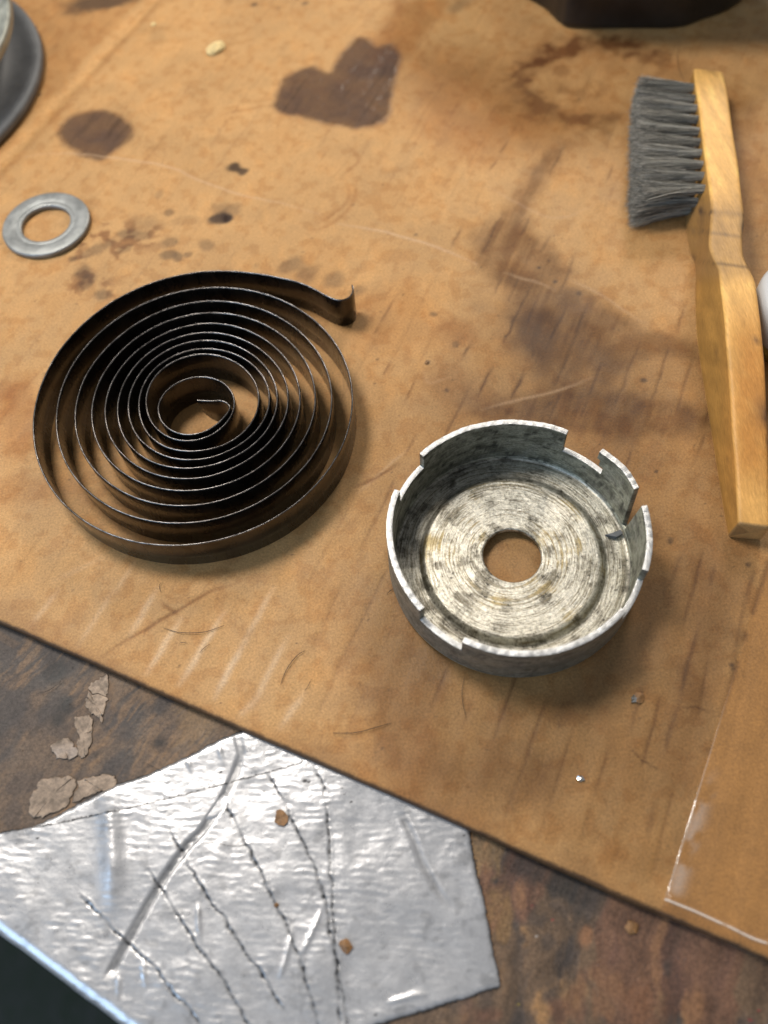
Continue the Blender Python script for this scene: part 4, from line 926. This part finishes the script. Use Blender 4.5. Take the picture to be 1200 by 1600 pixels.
def lump(name, px, py, r, z0, material, label, cat, flat=.5, seed=1, grp=None, stretch=(1, 1)):
    q = un(np.array(float(px)), np.array(float(py)), z0); bm = bmesh.new(); bmesh.ops.create_icosphere(bm, subdivisions=3, radius=1)
    for v in bm.verts:
        p = np.array(v.co); n_ = .6+.8*float(fbm(np.array(p[0]*1.6+seed*9), np.array(p[1]*1.6+p[2]*1.3), 3, 420+seed))
        v.co = Vector((p[0]*n_*r*stretch[0], p[1]*n_*r*stretch[1], max(p[2], -.4)*n_*r*flat))*MM
    me = bpy.data.meshes.new(name); bm.to_mesh(me); bm.free(); me.materials.append(material)
    o = bpy.data.objects.new(name, me); COL.objects.link(o); o.location = (q[0]*MM, q[1]*MM, (z0+r*flat*.35)*MM); o.rotation_euler[2] = seed*1.3
    if label: tag(o, label, cat, grp)
    return o
lump('crumb', 337, 78, 3.7, 0, M_crumb, 'pale yellow crumb on the cardboard left of the heart-shaped oil stain', 'crumb', .4, 3, stretch=(1.1, .8))
lump('crumb', 240, 38, 1.0, 0, M_crumb, 'tiny pale crumb near the top left fold', 'crumb', .4, 4)
def chip(px, py, r, z, label, seed, material=M_chip, cat='metal chip', name='metal_chip', grp=None):
    q = un(np.array(float(px)), np.array(float(py)), z); rs = np.random.RandomState(seed); n = 9
    a = (np.arange(n)+.7*rs.rand(n))*2*math.pi/n; rad = r*(.8+.4*rs.rand(n)) if material is M_flake else r*(.5+.8*rs.rand(n))
    top = np.column_stack([np.cos(a)*rad, np.sin(a)*rad, .22+(.25 if material is M_flake else .7)*r*rs.rand(n)]); bot = np.column_stack([np.cos(a)*rad, np.sin(a)*rad, np.full(n, .05)])
    V = np.vstack([bot, top, [[0, 0, .3+.6*r*rs.rand()]]])
    F = [list(range(n))[::-1]]+[[i, (i+1) % n, n+(i+1) % n, n+i] for i in range(n)]+[[n+i, n+(i+1) % n, 2*n] for i in range(n)]
    o = mesh(name, V, F, material, smooth=False); o.location = (q[0]*MM, q[1]*MM, z*MM); tag(o, label, cat, grp); return o
chip(991, 1093, 1.0, .05, 'bright metal chip on a brown speck to the lower right of the cup', 5)
chip(998, 1090, 1.3, .02, 'dark brown flake beside the bright metal chip right of the cup', 6, M_flake, 'flake', 'rust_flake')
chip(907, 1217, .8, .03, 'small silvery chip on the cardboard below the metal cup', 8)
chip(440, 1278, 1.7, ZB+.62, 'round brown flake stuck on the duct tape near its upper edge', 9, M_flake, 'flake', 'rust_flake')
chip(541, 1479, 1.5, ZB+.62, 'brown flake stuck on the duct tape beside the central creases', 12, M_flake, 'flake', 'rust_flake')
chip(432, 1414, .55, ZB+.6, 'tiny brown speck on a duct tape crease', 13, M_flake, 'flake', 'rust_flake')
lump('drip', 987, 1449, 1.3, ZB, M_flake, 'dark dried drip with a thin tail on the bench wood', 'drip', .35, 8)
lump('oil_drop', 667, 567, .55, 0, M_flake, 'tiny brown oil drop between the spring and the cup', 'oil drop', .6, 9)
# grit scattered over the bare bench
V = []; F = []
for i in range(70):
    if i < 45: q = U([(RNG.uniform(790, 1190), RNG.uniform(1400, 1600))], ZB)[0]
    else: q = U([(RNG.uniform(0, 330), RNG.uniform(1030, 1250))], ZB)[0]
    if (q-O_C)@e_v > -1: continue
    r = RNG.uniform(.10, .32); b = len(V); a0 = RNG.uniform(0, 6)
    V += [(q[0]+r*math.cos(a0+k*2.1), q[1]+r*math.sin(a0+k*2.1), ZB-.05) for k in range(3)]+[(q[0]+r*.2, q[1], ZB+r*1.1)]
    F += [(b, b+1, b+3), (b+1, b+2, b+3), (b+2, b, b+3)]
gt = mesh('grit', V, F, M_chip, smooth=False); tag(gt, 'fine pale grit scattered on the bare bench wood', 'grit', kind='stuff')
